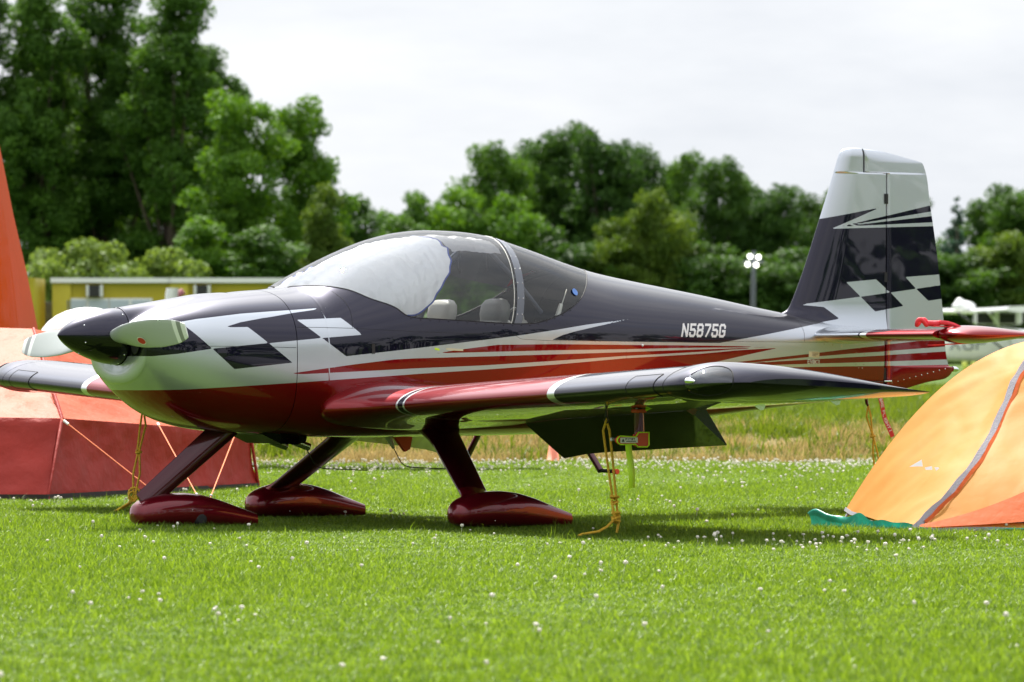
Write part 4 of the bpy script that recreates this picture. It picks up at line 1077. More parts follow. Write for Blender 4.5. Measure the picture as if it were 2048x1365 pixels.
# ---------------------------------------------------------------- tents
def sheet(mb, A, B, n, m, sag=0., wr=0., seed=0, side=None, mi=0):
    """fabric between two curves A(t), B(t); sag pulls the middle in towards 'side'"""
    A = np.asarray(A, float); B = np.asarray(B, float); L = len(A)
    s = np.linspace(0, 1, m)[None, :, None]
    ti = np.linspace(0, L - 1, n); i0 = np.minimum(ti.astype(int), L - 2); f_ = (ti - i0)[:, None]
    a = A[i0]*(1 - f_) + A[i0+1]*f_; b = B[i0]*(1 - f_) + B[i0+1]*f_
    P = a[:, None]*(1 - s) + b[:, None]*s
    du = np.gradient(P, axis=0); dv = np.gradient(P, axis=1)
    N = np.cross(du, dv); N /= np.maximum(np.linalg.norm(N, axis=-1, keepdims=True), 1e-9)
    if side is not None:
        sg = np.sign(((P - np.asarray(side))*N).sum(-1).mean()); N *= (sg if sg else 1)
    k = np.sin(np.pi*s)
    w = vnoise(P*np.array([2.2, 2.2, 5.]), seed)*.6 + .8*np.abs(vnoise(P*np.array([7., 7., 2.5]), seed + 1)) + .35*vnoise(P*14, seed + 2)
    P = P - N*(sag*k) + N*(wr*w[..., None]*np.minimum(1, 4*k))
    mb.grid(P, mi=mi); return P
def fabric(name, col, trans, noise=.10, bump=.5, bscale=14.):
    m = pbr(name, col, .62, noise=noise, scale=3.5, bump=bump, bscale=bscale, trans=trans, spec=.3)
    return m
FAB = dict(yel=fabric('tent_yellow_nylon', (.68, .31, .062), .45, noise=.02, bump=.2), ora=fabric('tent_orange_lining_and_shade', (.62, .12, .016), .35, noise=.03, bump=.45),
           red=fabric('tent_red_nylon_shaded', (.34, .026, .016), .18, bump=.9), redlit=fabric('tent_red_nylon_lit', (.50, .085, .028), .28, bump=.9),  # one red-orange fabric: shade painted into the wall colour, sunlight into the roof's
           trim=pbr('grey_trim_webbing', (.26, .25, .28), .7, bump=.4, bscale=120), tarp=pbr('green_tarp', (.02, .27, .20), .35, noise=.35, scale=9, bump=.8, bscale=18, trans=.25),
           dark=pbr('dark_groundsheet', (.03, .02, .02), .8), guy=pbr('orange_guy_line', (.85, .20, .06), .7), grey=pbr('grey_pole', (.16, .18, .21), .5))
def S3(u, v, z): return np.array(site(u, v, z))
def arc(p0, p1, h0, h1, pw=2.1, n=24):
    s = np.linspace(0, 1, n)
    return np.array([S3(p0[0] + (p1[0] - p0[0])*t, p0[1] + (p1[1] - p0[1])*t, h0 + (h1 - h0)*(1 - (1 - t)**pw)) for t in s])

# yellow dome tent on the right
yt = empty('dome_tent', site(3.0, 30.2), 'yellow and orange dome tent pitched on a green tarp beside the wing tip', 'tent')
AP = (3.12, 30.25); HT = 1.055
cA = arc((1.905, 30.35), AP, .075, HT)
bp = [(2.150, 28.55, .02), (2.245, 28.68, .10), (2.35, 28.80, .185), (2.475, 29.0, .31), (2.575, 29.2, .42), (2.66, 29.4, .54), (2.74, 29.58, .68), (2.80, 29.72, .80), (2.86, 29.85, .885), (2.95, 30.0, .96), (AP[0], AP[1], HT)]
bp = np.array(bp); tt = np.linspace(0, 1, len(bp)); t2 = np.linspace(0, 1, 24)
cB = np.array([S3(*[np.interp(t, tt, bp[:, k]) for k in range(3)]) for t in t2])
cC = arc((3.75, 28.55), AP, .02, HT); cD = arc((4.35, 30.1), AP, .05, HT); cE = arc((3.9, 31.9), AP, .02, HT); cF = arc((2.35, 31.9), AP, .02, HT)
cen = np.array(site(3.1, 30.2, .3))
cur = [cA, cB, cC, cD, cE, cF]
for i in range(6):
    mb = MB(); sheet(mb, cur[i], cur[(i+1) % 6], 46, 40, sag=.05 if i else .02, wr=.011, seed=20 + i, side=cen)
    mb.build('fly_panel', FAB['yel'], yt)
# orange sheet low on the front: overlapping fabric and its shade put into colour
lowB = np.array([S3(2.17 + .62*t, 28.545 - .0*t, .03 + .0*t) for t in np.linspace(0, 1, 12)])
def frontpt(t, s):
    """point on the front panel: t up the poles, s from pole B towards pole C"""
    i = t*(len(cB) - 1); k = min(int(i), len(cB) - 2); f_ = i - k
    b = cB[k]*(1 - f_) + cB[k+1]*f_; c = cC[k]*(1 - f_) + cC[k+1]*f_
    return b*(1 - s) + c*s
n_front = np.array(site(0, -1, 0) - site(0, 0, 0))
G = []
for s in np.linspace(.01, .62, 26):
    lo = .012 + .05*s; hi = .03 + .40*s**1.05
    G.append([frontpt(lo + (hi - lo)*k, s) + n_front*(.012 - .045*math.sin(math.pi*s)) + np.array((0, 0, .0)) for k in np.linspace(0, 1, 12)])
mb = MB(); mb.grid(G); mb.build('overlap_shade_panel', FAB['ora'], yt)
def ribbon(path, wdt, off, mat, name, parent, nrm, thick=.004):
    path = [Vector(p) for p in path]; mb = MB(); S = []
    for i, p in enumerate(path):
        t = (path[min(i+1, len(path)-1)] - path[max(i-1, 0)]).normalized(); n = Vector(nrm); n = (n - t*n.dot(t)).normalized(); b = t.cross(n)
        q = p + n*off + b*(.004*math.sin(i*1.9))
        S.append([q - b*wdt/2, q + b*wdt/2, q + b*wdt/2 + n*thick, q - b*wdt/2 + n*thick])
    mb.loft(S); return mb.build(name, mat, parent, smooth=False)
toc = Vector(site(0, 0, .9)) - Vector(site(2.6, 29.3, .5)); toc.normalize()
ribbon(cB[:21], .034, .008, FAB['trim'], 'pole_sleeve_trim', yt, toc)
ribbon([Vector(p) + Vector(site(.028, 0, 0) - site(0, 0, 0)) for p in cB[1:21]], .020, .006, FAB['ora'], 'sleeve_lining', yt, toc)
edge = [S3(1.905 + (2.15 - 1.905)*t, 30.35 + (28.55 - 30.35)*t, .075 - .055*t - .03*math.sin(math.pi*t)) for t in np.linspace(0, 1, 12)]
ribbon(edge, .022, .004, FAB['trim'], 'hem', yt, toc)
edge2 = [S3(2.15 + 1.6*t, 28.55, .022) for t in np.linspace(0, 1, 12)]
ribbon(edge2, .020, .006, FAB['trim'], 'hem', yt, toc)
mb = MB(); base = [site(1.97, 30.3, .02), site(2.2, 28.65, .015), site(3.7, 28.65, .015), site(4.25, 30.1, .015), site(3.85, 31.8, .015), site(2.4, 31.8, .015)]
top_ = [p + Vector((0, 0, .05)) for p in base]; mb.add([*base, *top_], [(0,1,2,3,4,5), (11,10,9,8,7,6)] + [(i, (i+1) % 6, 6 + (i+1) % 6, 6 + i) for i in range(6)]); mb.build('groundsheet', FAB['dark'], yt, smooth=False)
mb = MB(); mb.tube([site(1.93, 30.3, .075), site(1.88, 30.25, .0)], .010, 6); mb.build('pole_foot', FAB['grey'], yt)
# white printed mark on the left panel
def leftpt(t, s):
    i = t*(len(cA) - 1); k = min(int(i), len(cA) - 2); f_ = i - k
    a = cA[k]*(1 - f_) + cA[k+1]*f_; b = cB[k]*(1 - f_) + cB[k+1]*f_
    return Vector(a*(1 - s) + b*s)
lc = leftpt(.24, .62); rgt = (leftpt(.2, .9) - leftpt(.3, .3)).normalized()
rgt = Vector(site(1, -.35, -.10) - site(0, 0, 0)).normalized(); upv = Vector(site(.1, .4, .9) - site(0, 0, 0)).normalized()
off_ = toc*.055
mb = MB()
for pl in ([(-.095, -.01), (-.045, .028), (-.038, -.002), (-.06, -.004)], [(-.03, -.006), (.0, .004), (.004, -.012), (-.024, -.016)], [(.01, .0), (.028, .002), (.05, -.03), (.034, -.034)], [(.05, -.012), (.062, -.008), (.058, -.036), (.046, -.034)], [(.072, -.014), (.084, -.014), (.078, -.042), (.066, -.04)]):
    mb.add([lc + rgt*x*1.35 + upv*z*1.35 + off_ for x, z in pl], [tuple(range(4))])
mb.build('printed_mark', M['white_ink'], yt, smooth=False)

# green tarp edge curling out from under the tent
G = []
for i, t in enumerate(np.linspace(0, 1, 40)):
    u = 1.64 + .56*t; v = 29.30 - .74*t; row = []
    curl = .5 + .5*math.sin(9*t + .6); hgt = .09 - .02*t + .012*math.sin(17*t) + .008*math.sin(31*t)
    for k in np.linspace(0, 1, 14):
        a = k*(3.6 - 2.0*t)
        row.append(site(u + .010*math.sin(5*k + 9*t), v + .10*(1 - k) - .05*math.sin(a) + .02, max(.004, hgt*.5*(1 - math.cos(a)) + .006*math.sin(21*t + 6*k))))
    G.append(row)
mb = MB(); mb.grid(G)
G = [[site(1.75 + .3*a, 29.45 + b*.9 - .55*a, .006 + .003*math.sin(9*a + 7*b)) for b in np.linspace(0, 1, 8)] for a in np.linspace(0, 1, 10)]
mb.grid(G)
G = [[site(2.55 + 1.2*a, 28.42 + .22*b + .03*math.sin(7*a), .012 + .020*(1 - b)*(.5 + .5*math.sin(13*a))) for b in np.linspace(0, 1, 6)] for a in np.linspace(0, 1, 24)]
mb.grid(G)
tag(mb.build('tarp', FAB['tarp']), 'creased green tarp spread under the yellow tent, its edge curled up', 'tarp')

# red tent on the left
rt_ = empty('cabin_tent', site(-3.1, 36.5), 'red-orange tent pitched behind the far wing and propeller', 'tent')
base = [(-4.9, 34.7), (-3.02, 34.6), (-1.79, 37.6), (-2.75, 39.8), (-4.9, 39.2)]
shd = [(-4.85, 34.95, .56), (-2.955, 34.95, .535), (-1.845, 37.5, .405), (-2.75, 39.4, .45), (-4.85, 38.9, .55)]
rdg = [(-4.7, 36.9, 1.17), (-3.30, 36.7, 1.13), (-2.56, 37.55, .945), (-2.75, 37.9, .93), (-4.7, 37.1, 1.16)]
rc = np.array(site(-3.2, 37.2, .3))
for i in range(5):
    j = (i + 1) % 5
    if i == 4: continue
    a0, a1 = S3(*base[i], .012), S3(*base[j], .012); b0, b1 = S3(*shd[i]), S3(*shd[j]); c0, c1 = S3(*rdg[i]), S3(*rdg[j])
    L0 = np.array([a0*(1 - t) + a1*t for t in np.linspace(0, 1, 20)]); L1 = np.array([b0*(1 - t) + b1*t for t in np.linspace(0, 1, 20)]); L2 = np.array([c0*(1 - t) + c1*t for t in np.linspace(0, 1, 20)])
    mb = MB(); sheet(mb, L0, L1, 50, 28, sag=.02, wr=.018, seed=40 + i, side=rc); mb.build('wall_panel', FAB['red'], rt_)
    mb = MB(); sheet(mb, L1, L2, 50, 28, sag=.05, wr=.020, seed=50 + i, side=rc); mb.build('roof_panel', FAB['redlit'], rt_)
mb = MB(); mb.tube([S3(*base[1], .01), S3(*shd[1]), S3(*rdg[1])], .012, 6); mb.build('corner_seam', FAB['red'], rt_)
mb = MB(); mb.tube([S3(*base[2], .01), S3(*shd[2]), S3(*rdg[2])], .012, 6); mb.build('corner_seam', FAB['red'], rt_)
for i in (0, 1):  # dark strip along the foot of the two front walls
    mb = MB(); q = [S3(*base[i], 0), S3(*base[i+1], 0), S3(*base[i+1], .045), S3(*base[i], .045)]
    n = Vector(site(0, -.02, 0) - site(0, 0, 0)); mb.add([Vector(p) + n for p in q], [(0, 1, 2, 3)]); mb.build('foot_strip', FAB['dark'], rt_, smooth=False)
def guy(a, b, label_i):
    mb = MB(); mb.tube([a, b], .0035, 5); g = mb.build('guy_line', FAB['guy'], rt_)
    mb = MB(); d = (Vector(b) - Vector(a)).normalized(); mb.tube([Vector(a) + d*.02, Vector(a) + d*.07], .009, 6); mb.build('line_tensioner', M['paper'], g)
    mb = MB(); mb.tube([Vector(b) - d*.16, Vector(b) - d*.13], .011, 6); mb.build('line_runner', FAB['grey'], g)
guy(S3(-2.955, 34.92, .53), S3(-2.22, 34.3, .0), 0); guy(S3(-2.41, 36.15, .49), S3(-2.02, 34.5, .0), 1); guy(S3(-1.93, 37.3, .42), S3(-1.98, 34.8, .0), 2)

# ---------------------------------------------------------------- neighbours behind the left tent
oa = empty('parked_aeroplane', site(-4.5, 44), 'orange aeroplane parked behind the red tent, only its fin and tail showing', 'aeroplane')
Mor = gloss_paint('orange_paint', (.52, .075, .010), .1)
S = []
for z, x0, x1, t in ((.90, -5.15, -3.82, .09), (1.16, -5.05, -3.868, .075), (1.6, -4.85, -3.955, .06), (2.1, -4.6, -4.07, .045), (2.7, -4.45, -4.19, .035), (2.8, -4.42, -4.21, .02)):
    S.append([site(x0 + (x1 - x0)*c, 43.4 + s*float(foil_sym(np.array(1 - c), .12))*t*10, z) for c, s in [(k/14, 1) for k in range(15)] + [(k/14, -1) for k in range(14, -1, -1)]])
mb = MB(); mb.loft(S); mb.build('fin', Mor, oa, sharp=50)
S = []
for u, w, zt, zb in ((-5.2, .15, 1.05, .62), (-4.2, .24, 1.13, .55), (-3.2, .36, 1.14, .5), (-2.2, .5, 1.12, .5), (-.6, .45, 1.1, .5), (.2, .2, .95, .65)):
    S.append([site(u, 43.9 + w*math.cos(a), (zt + zb)/2 + (zt - zb)/2*math.sin(a)) for a in np.linspace(0, 2*np.pi, 20, endpoint=False)])
mb = MB(); mb.loft(S); mb.build('fuselage', Mor, oa)
S = [[site(-4.95 + .95*c + (d*.28), 43.4 - d*1.35, 1.10 + s*float(foil_sym(np.array(c), .09))) for c, s in [(k/12, 1) for k in range(13)] + [(k/12, -1) for k in range(12, -1, -1)]] for d in np.linspace(0, 1, 6)]
mb = MB(); mb.loft(S); mb.build('tailplane', Mor, oa)
mb = MB(); mb.ball(site(-3.50, 43.9, 1.02), 1.0, 28, 14, (.42, .42, .315)); mb.build('canopy_cover', pbr('white_cover_fabric', (.62, .62, .62), .6, noise=.05, bump=.3), oa)
for u in (-4.6,):
    mb = MB(); mb.tube([site(u, 43.9, .6), site(u, 43.9, .12)], .03, 8); mb.ball(site(u, 43.9, .13), .13, 14, 8, (1, .5, 1)); mb.build('wheel', M['rubber'], oa)
sb = empty('notice_board', site(-3.46, 41), 'small white notice with a green dot behind the spinner', 'notice')
mb = MB(); mb.box(site(-3.40, 41, .965), (.36, .02, .14), rz=-YAW); mb.build('panel', M['white'], sb, smooth=False)
mb = MB(); mb.tube([site(-3.40, 41.03, .93), site(-3.40, 41.03, 0)], .012, 6); mb.build('post', FAB['grey'], sb)
mb = MB(); c = site(-3.49, 40.985, .99); rr = Vector((CA, -SA, 0)); mb.add([c + rr*.045*math.cos(a) + Vector((0, 0, .045*math.sin(a))) for a in np.linspace(0, 6.283, 16, endpoint=False)], [tuple(range(16))]); mb.build('green_dot', pbr('green_print', (.10, .75, .16), .5), sb, smooth=False)

# ---------------------------------------------------------------- yellow containers
GZ = .20       # level of the field beyond the bank
Mye = pbr('container_yellow', (.42, .34, .010), .55, noise=.10, scale=2); Mye2 = pbr('container_yellow_end', (.55, .46, .04), .55, noise=.08, scale=2)
Mwin = pbr('window_pane_pale', (.42, .48, .56), .18, coat=.3); Mfr = pbr('white_trim', (.72, .73, .73), .5); Mcorr = pbr('corrugated_zinc', (.30, .31, .33), .45, metal=.4, noise=.2, scale=6)
def container(u0, u1, v, wins, units, label):
    e = empty('site_container', site((u0 + u1)/2, v, GZ), label, 'container', 'yellow site containers')
    hgt = 2.17; W = u1 - u0
    mb = MB(); mb.box(site((u0 + u1)/2, v + 1.25, GZ + hgt/2), (W, 2.5, hgt), rz=-YAW); mb.build('body', [Mye], e, smooth=False)
    mb = MB(); mb.box(site((u0 + u1)/2, v + 1.2, GZ + hgt + .05), (W + .1, 2.7, .10), rz=-YAW); mb.build('roof_edge', Mfr, e, smooth=False)
    mb = MB(); mb.box(site(u0 + .17, v - .03, GZ + hgt/2), (.38, .08, hgt - .01), rz=-YAW); mb.build('corner_post', Mye2, e, smooth=False)
    for (a, b) in wins:
        mb = MB(); mb.box(site((a + b)/2, v - .02, GZ + 1.22), (b - a + .08, .06, 1.26), rz=-YAW); w = mb.build('window', Mfr, e, smooth=False)
        mb = MB(); mb.box(site((a + b)/2, v - .05, GZ + 1.22), (b - a, .04, 1.18), rz=-YAW); mb.build('pane', Mwin, w, smooth=False)
    for a in units:
        mb = MB(); mb.box(site(a, v - .10, GZ + 2.0), (.34, .12, .24), rz=-YAW); q = mb.build('air_conditioner', Mfr, e, smooth=False)
        mb = MB(); mb.box(site(a, v - .17, GZ + 2.0), (.22, .05, .24), rz=-YAW); mb.build('grille', M['black'], q, smooth=False)
    return e
V_ = 110.
def uu(px): return (px - 1024)/10640*V_
container(uu(107), uu(340), V_, [(uu(134), uu(172)), (uu(178), uu(216)), (uu(221), uu(258)), (uu(264), uu(301))], [uu(190)], 'yellow site container with pale windows and one black wall unit near its post')
container(uu(342), uu(572), V_, [(uu(370), uu(408)), (uu(440), uu(478))], [uu(405)], 'yellow site container adjoining another, half hidden by the aeroplane nose')
e = empty('container_end', site(uu(30), 108, GZ), 'end of a yellow container with white frame beside the orange fin', 'container')
mb = MB(); mb.box(site(uu(28), 110, GZ + 1.13), (uu(64) - uu(-40), 2.4, 2.26), rz=-YAW); mb.build('body', Mye, e, smooth=False)
mb = MB(); mb.box(site(uu(52), 108.7, GZ + 1.15), (.10, .12, 2.30), rz=-YAW); mb.build('frame_post', Mfr, e, smooth=False)
mb = MB(); mb.box(site(uu(18), 108.7, GZ + 2.32), (uu(56) - uu(-40), .14, .09), rz=-YAW); mb.build('frame_rail', Mfr, e, smooth=False)
e = empty('corrugated_shed', site(uu(86), 112, GZ), 'grey corrugated shed wall between the yellow containers', 'shed')
S = []
for k in range(41):
    x = uu(66) + (uu(106) - uu(66))*k/40
    S.append([site(x, 112 + .03*math.sin(k*math.pi/2), GZ), site(x, 112 + .03*math.sin(k*math.pi/2), GZ + 1.80), site(x, 112.06 + .03*math.sin(k*math.pi/2), GZ + 1.80), site(x, 112.06 + .03*math.sin(k*math.pi/2), GZ)])
mb = MB(); mb.loft(S); mb.build('wall', Mcorr, e, smooth=False)
e = empty('white_winglet', site(uu(337)*90/110, 90, GZ), 'white upright fin tip and rolled pink cover showing above the aeroplane nose', 'fin')
k9 = 90/110
mb = MB(); S = [[site(uu(331)*k9 + .10*c + dx, 90 + .02*s, z) for c, s in ((-.0, 0), (.5, 1), (2.1, 0), (.5, -1))] for z, dx in ((GZ, -.15), (1.2, -.05), (1.93, .0), (2.03, .02))]
mb.loft(S); mb.build('fin_tip', M['white'], e)
mb = MB(); mb.tube([site(uu(346)*k9, 90.2, 1.86), site(uu(366)*k9, 90.2, 1.98)], .06, 10); mb.tube([site(uu(350)*k9, 90.2, 1.88), site(uu(350)*k9, 90.2, GZ)], .02, 6); mb.build('rolled_cover', pbr('faded_pink_cover', (.36, .13, .16), .7), e)

# ---------------------------------------------------------------- white high-wing aeroplane far right
wa = empty('high_wing_aeroplane', site(16.2, 170, GZ), 'distant white high-wing aeroplane with wing struts beyond the yellow tent', 'aeroplane')
Mw = gloss_paint('white_aircraft_paint', (.88, .88, .88), 0); Mwu = Mw
def w3(px, z, dv=0): return site((px - 1024)/10640*170, 170 + dv, z)
S = []
for px, w, zt, zb in ((1600, .10, 1.35, 1.0), (1760, .22, 1.45, .75), (1880, .34, 1.62, .62), (1950, .44, 1.70, .58), (2010, .5, 1.72, .62), (2080, .48, 1.55, .7), (2140, .38, 1.4, .8), (2165, .15, 1.2, .95)):
    S.append([w3(px, (zt + zb)/2 + (zt - zb)/2*np.sign(math.sin(a))*abs(math.sin(a))**.7, w*np.sign(math.cos(a))*abs(math.cos(a))**.7) for a in np.linspace(0, 2*np.pi, 24, endpoint=False)])
mb = MB(); mb.loft(S); mb.build('fuselage', Mw, wa)
S = []
for d in np.linspace(-1, 1, 13):
    xo = 1990 - 110*0 + d*-45; S.append([w3(xo + 100*c - 50, 2.22 - .0*abs(d) + s*float(foil_sym(np.array(c), .12))*1.6 + .03*abs(d), d*4.6) for c, s in [(k/12, 1) for k in range(13)] + [(k/12, -1) for k in range(12, -1, -1)]])
mb = MB(); mb.loft(S); mb.build('wing', Mw, wa)
mb = MB(); mb.box(w3(1995, 2.0, 0), (1.5, .95, .42), rz=-YAW); cb = mb.build('cabin', Mw, wa, smooth=False, bevel=.08)
for px, s_ in ((1968, .5), (2012, .5)):
    mb = MB(); mb.box(w3(px, 1.98, -.48), (.52, .03, .32), rz=-YAW); mb.build('window', M['black'], cb, smooth=False)
mb = MB(); mb.tube([w3(2015, .85, -.45), w3(1900, 2.16, -3.0)], .035, 6); mb.build('wing_strut', M['dark'], wa)
mb = MB(); mb.tube([w3(2035, .85, -.45), w3(1960, 2.16, -3.0)], .035, 6); mb.build('wing_strut', Mw, wa)
for px, dv in ((1975, -.8), (1990, .8), (2130, 0)):
    mb = MB(); mb.tube([w3(px, .75, dv*.5), w3(px, GZ + .15, dv)], .04, 6); mb.ball(w3(px, GZ + .17, dv), .17, 14, 8, (1, .4, 1)); mb.build('wheel', M['rubber'], wa)
for px in (1922, 1941, 1950):
    mb = MB(); mb.box(w3(px, GZ + .20, -1.5), (.16 + .05*(px > 1945), .1, .42), rz=-YAW)
    tag(mb.build('ground_marker', pbr('yellow_marker', (.55, .60, .08), .6)), 'pale yellow marker block on the grass under the white high-wing aeroplane', 'marker', 'yellow marker blocks')
Q = stroke_quads('XGP', .28, .42, .14, .06)
mb = letter_mesh(Q, lambda p, i: w3(1899, 1.0, -.47 - .002*(i % 5)) + Vector((CA, -SA, 0))*p.x + Vector((0, 0, p.y))); mb.build('registration', M['grey_ink'], wa, smooth=False, fix=False)
mb = MB(); mb.ball(w3(1930, 2.37, .5), .3, 14, 8, (1.5, .8, .62)); mb.ball(w3(1922, 2.48, .5), .16, 10, 6); tag(mb.build('white_bundle', M['white']), 'white bundle on top of the distant high-wing aeroplane', 'bundle')

# ---------------------------------------------------------------- floodlight mast and marker cone
fl = empty('floodlight_mast', site(9.08, 200, GZ), 'floodlight mast with four lit lamps before the dark trees', 'floodlight')
mb = MB(); mb.tube([site(9.05, 200, GZ), site(9.08, 200, 4.0), site(9.1, 200, 4.7)], [.11, .08, .07], 8); mb.build('mast', M['frame'], fl)
mb = MB(); mb.box(site(9.10, 200.05, 4.3), (.75, .06, .08), rz=-YAW); mb.build('lamp_bracket', M['frame'], fl, smooth=False)
lampm = emit('lit_lamp', (1.0, .98, .88), 2.6)
for du, dz in ((-.155, .17), (.165, .145), (-.245, -.125), (.075, -.15)):
    mb = MB(); c = site(9.10 + du, 199.9, 4.32 + dz); rr = Vector((CA, -SA, 0)); ff = Vector((SA, CA, 0))
    mb.loft([[c + ff*d + (rr*math.cos(a) + Vector((0, 0, math.sin(a))))*r for a in np.linspace(0, 6.283, 14, endpoint=False)] for d, r in ((-.05, .02), (-.045, .078), (.02, .085), (.10, .05))]); mb.build('lamp', lampm, fl)
mb = MB(); c = site(.355, 46.0, 0)
mb.loft([[c + Vector((r*math.cos(a), r*math.sin(a), z)) for a in np.linspace(0, 6.283, 20, endpoint=False)] for z, r in ((0, .085), (.012, .085), (.014, .056), (.20, .028), (.21, .022))])
tag(mb.build('marker_cone', pbr('faded_orange_plastic', (.75, .22, .13), .5)), 'small faded orange marker cone at the edge of the mown lawn', 'cone')
# ---------------------------------------------------------------- trees
LEAF = dict(dark=leaf_mat('leaf_dark_green', (.015, .046, .009), (.058, .128, .018)), mid=leaf_mat('leaf_mid_green', (.020, .060, .009), (.074, .160, .019)),
            bright=leaf_mat('leaf_fresh_green', (.030, .090, .010), (.105, .215, .022)), olive=leaf_mat('leaf_yellow_green', (.034, .074, .010), (.110, .172, .022)),
            blue=leaf_mat('needle_blue_green', (.012, .035, .022), (.040, .078, .046)), shrub=leaf_mat('shrub_pale_green', (.065, .115, .020), (.19, .27, .055)))
BARK = pbr('bark', (.055, .040, .028), .9, noise=.35, scale=10, bump=.8, bscale=20)

def crown_mesh(name, seed, lobes, nclump, nleaf, leaf, clump_r):
    """leaf-sized faces gathered in clumps spread through the crown's lobes [(x, y, z, rx, ry, rz)]"""
    r = np.random.default_rng(seed)
    lobes = np.array(lobes, float); vol = lobes[:, 3]*lobes[:, 4]*lobes[:, 5]; pr = vol**.55/np.sum(vol**.55)
    li = r.choice(len(lobes), nclump, p=pr)
    d = r.normal(size=(nclump, 3)); d /= np.linalg.norm(d, axis=1)[:, None]
    rad = r.uniform(.35, 1.0, nclump)**.45
    cc = lobes[li, :3] + d*rad[:, None]*lobes[li, 3:]
    cr = clump_r*r.uniform(.55, 1.35, nclump); ct = r.uniform(-.22, .22, nclump)
    k = r.choice(nclump, nleaf, p=cr**2/np.sum(cr**2))
    dd = r.normal(size=(nleaf, 3)); dd /= np.linalg.norm(dd, axis=1)[:, None]
    dd[:, 2] *= .75
    P = cc[k] + dd*(cr[k]*r.uniform(.25, 1.05, nleaf)**.5)[:, None]
    n = dd*.7 + r.normal(size=(nleaf, 3))*.6 + np.array([0, 0, .45]); n /= np.linalg.norm(n, axis=1)[:, None]
    a = r.normal(size=(nleaf, 3)); a -= n*(a*n).sum(1)[:, None]; a /= np.linalg.norm(a, axis=1)[:, None]; b = np.cross(n, a)
    s = leaf*r.uniform(.55, 1.3, nleaf)[:, None]
    V = np.stack([P - a*s*.62, P - b*s*.36 + n*s*.06, P + a*s*.62, P + b*s*.36 + n*s*.06], 1).reshape(-1, 3)
    F = np.arange(nleaf*4).reshape(-1, 4)
    tone = np.clip(.42 + ct[k] + r.uniform(-.2, .2, nleaf), 0, 1)
    return fast_mesh(name, V, F, {'tone': np.repeat(tone, 4)}, smooth=False), cc

def trunk_mesh(name, seed, H, r0, forks, targets):
    rr = random.Random(seed); mb = MB(); z0 = H*.18
    pts = [Vector((0, 0, -.1)), Vector((rr.uniform(-.1, .1), rr.uniform(-.1, .1), H*.2)), Vector((rr.uniform(-.3, .3), rr.uniform(-.3, .3), H*.5)), Vector((rr.uniform(-.3, .3), rr.uniform(-.3, .3), H*.85))]
    mb.tube(pts, [r0, r0*.8, r0*.5, r0*.12], 9)
    for t in targets[:forks]:
        f_ = rr.uniform(.15, .6); a = pts[0].lerp(pts[3], f_); t = Vector(t); m = a.lerp(t, .5) + Vector((0, 0, rr.uniform(-.1, .25)*(t - a).length*.4))
        mb.tube([a, m, t], [r0*.42*(1 - f_*.5), r0*.22, r0*.05], 6)
    return mb.mesh(name)

def tree_kind(seed, H, lobes, nclump, nleaf, leaf, clump_r, r0, forks=16):
    cm, cc = crown_mesh('crown', seed, lobes, nclump, nleaf, leaf, clump_r)
    rr = np.random.default_rng(seed + 5); tg = cc[rr.permutation(len(cc))[:forks]]
    return cm, trunk_mesh('trunk', seed, H, r0, forks, [tuple(t) for t in tg])

def plant(kind, name, u, v, label, mat, sc=(1, 1, 1), rz=0., cat='tree', group=None, z=GZ):
    e = empty(name, site(u, v, z), label, cat, group); e.rotation_euler = (0, 0, rz); e.scale = sc
    cm, tm = kind
    for nm, me, mt in (('crown', cm, LEAF[mat]), ('trunk', tm, BARK)):
        if tm is None and nm == 'trunk': continue
        o = bpy.data.objects.new(nm, me); COL.objects.link(o); o.parent = e
        if not me.materials: me.materials.append(None)
        o.material_slots[0].link = 'OBJECT'; o.material_slots[0].material = mt
    return e

def rand_lobes(seed, H, rx, z0, n, top=1.0, spread=1.0):
    """uneven crown: a main column plus limbs' own lobes"""
    r = np.random.default_rng(seed); L = []
    for i in range(n):
        f_ = (i + .5)/n; z = z0 + (H - z0)*f_
        env = rx*math.sqrt(max(.12, 1 - ((f_ - .45)/.62)**2))
        a = r.uniform(0, 6.283); d = env*r.uniform(.15, .60)*spread*(1 - .1*f_)
        s = max(.5, env*r.uniform(.45, .70))
        L.append((d*math.cos(a), d*math.sin(a), z, s, s, s*r.uniform(.75, 1.1)))
    return L

def pxu(px, v): return (px - 1024)/10640*v
def topz(py, v): return .985 + (700 - py)/10640*v - GZ

# big left group (v about 170): three tall airy poplars
v = 172
H1, H2, H3 = topz(-15, v), topz(-40, v), topz(-30, v)
K1 = tree_kind(101, H1, rand_lobes(1, H1, 1.9, 1.2, 17), 520, 66000, .118, .40, .22)
K2 = tree_kind(102, H2, rand_lobes(2, H2, 2.15, 1.0, 19), 600, 78000, .118, .40, .25)
K3 = tree_kind(103, H3, rand_lobes(3, H3, 2.0, 1.0, 18), 530, 66000, .118, .40, .22)
GL = 'tall poplars at the left of the field'
plant(K1, 'poplar_tree', pxu(70, v), v, 'tall poplar beside the orange fin, its crown narrowing to a ragged tip', 'mid', group=GL)
plant(K2, 'poplar_tree', pxu(205, v), v + 2, 'tallest poplar standing over the pale green shrubs', 'mid', group=GL)
plant(K3, 'poplar_tree', pxu(345, v), v - 1, 'tall poplar leaning over the smaller fresh green tree', 'mid', group=GL)
plant(K1, 'poplar_tree', pxu(-45, v), v + 1, 'tall poplar behind the orange fin', 'dark', (1, 1, 1.02), 2.2, group=GL)
plant(K3, 'poplar_tree', pxu(130, v + 7), v + 7, 'poplar filling the gap behind the two tallest poplars', 'dark', (1.1, 1.1, .86), 1.2, group=GL)
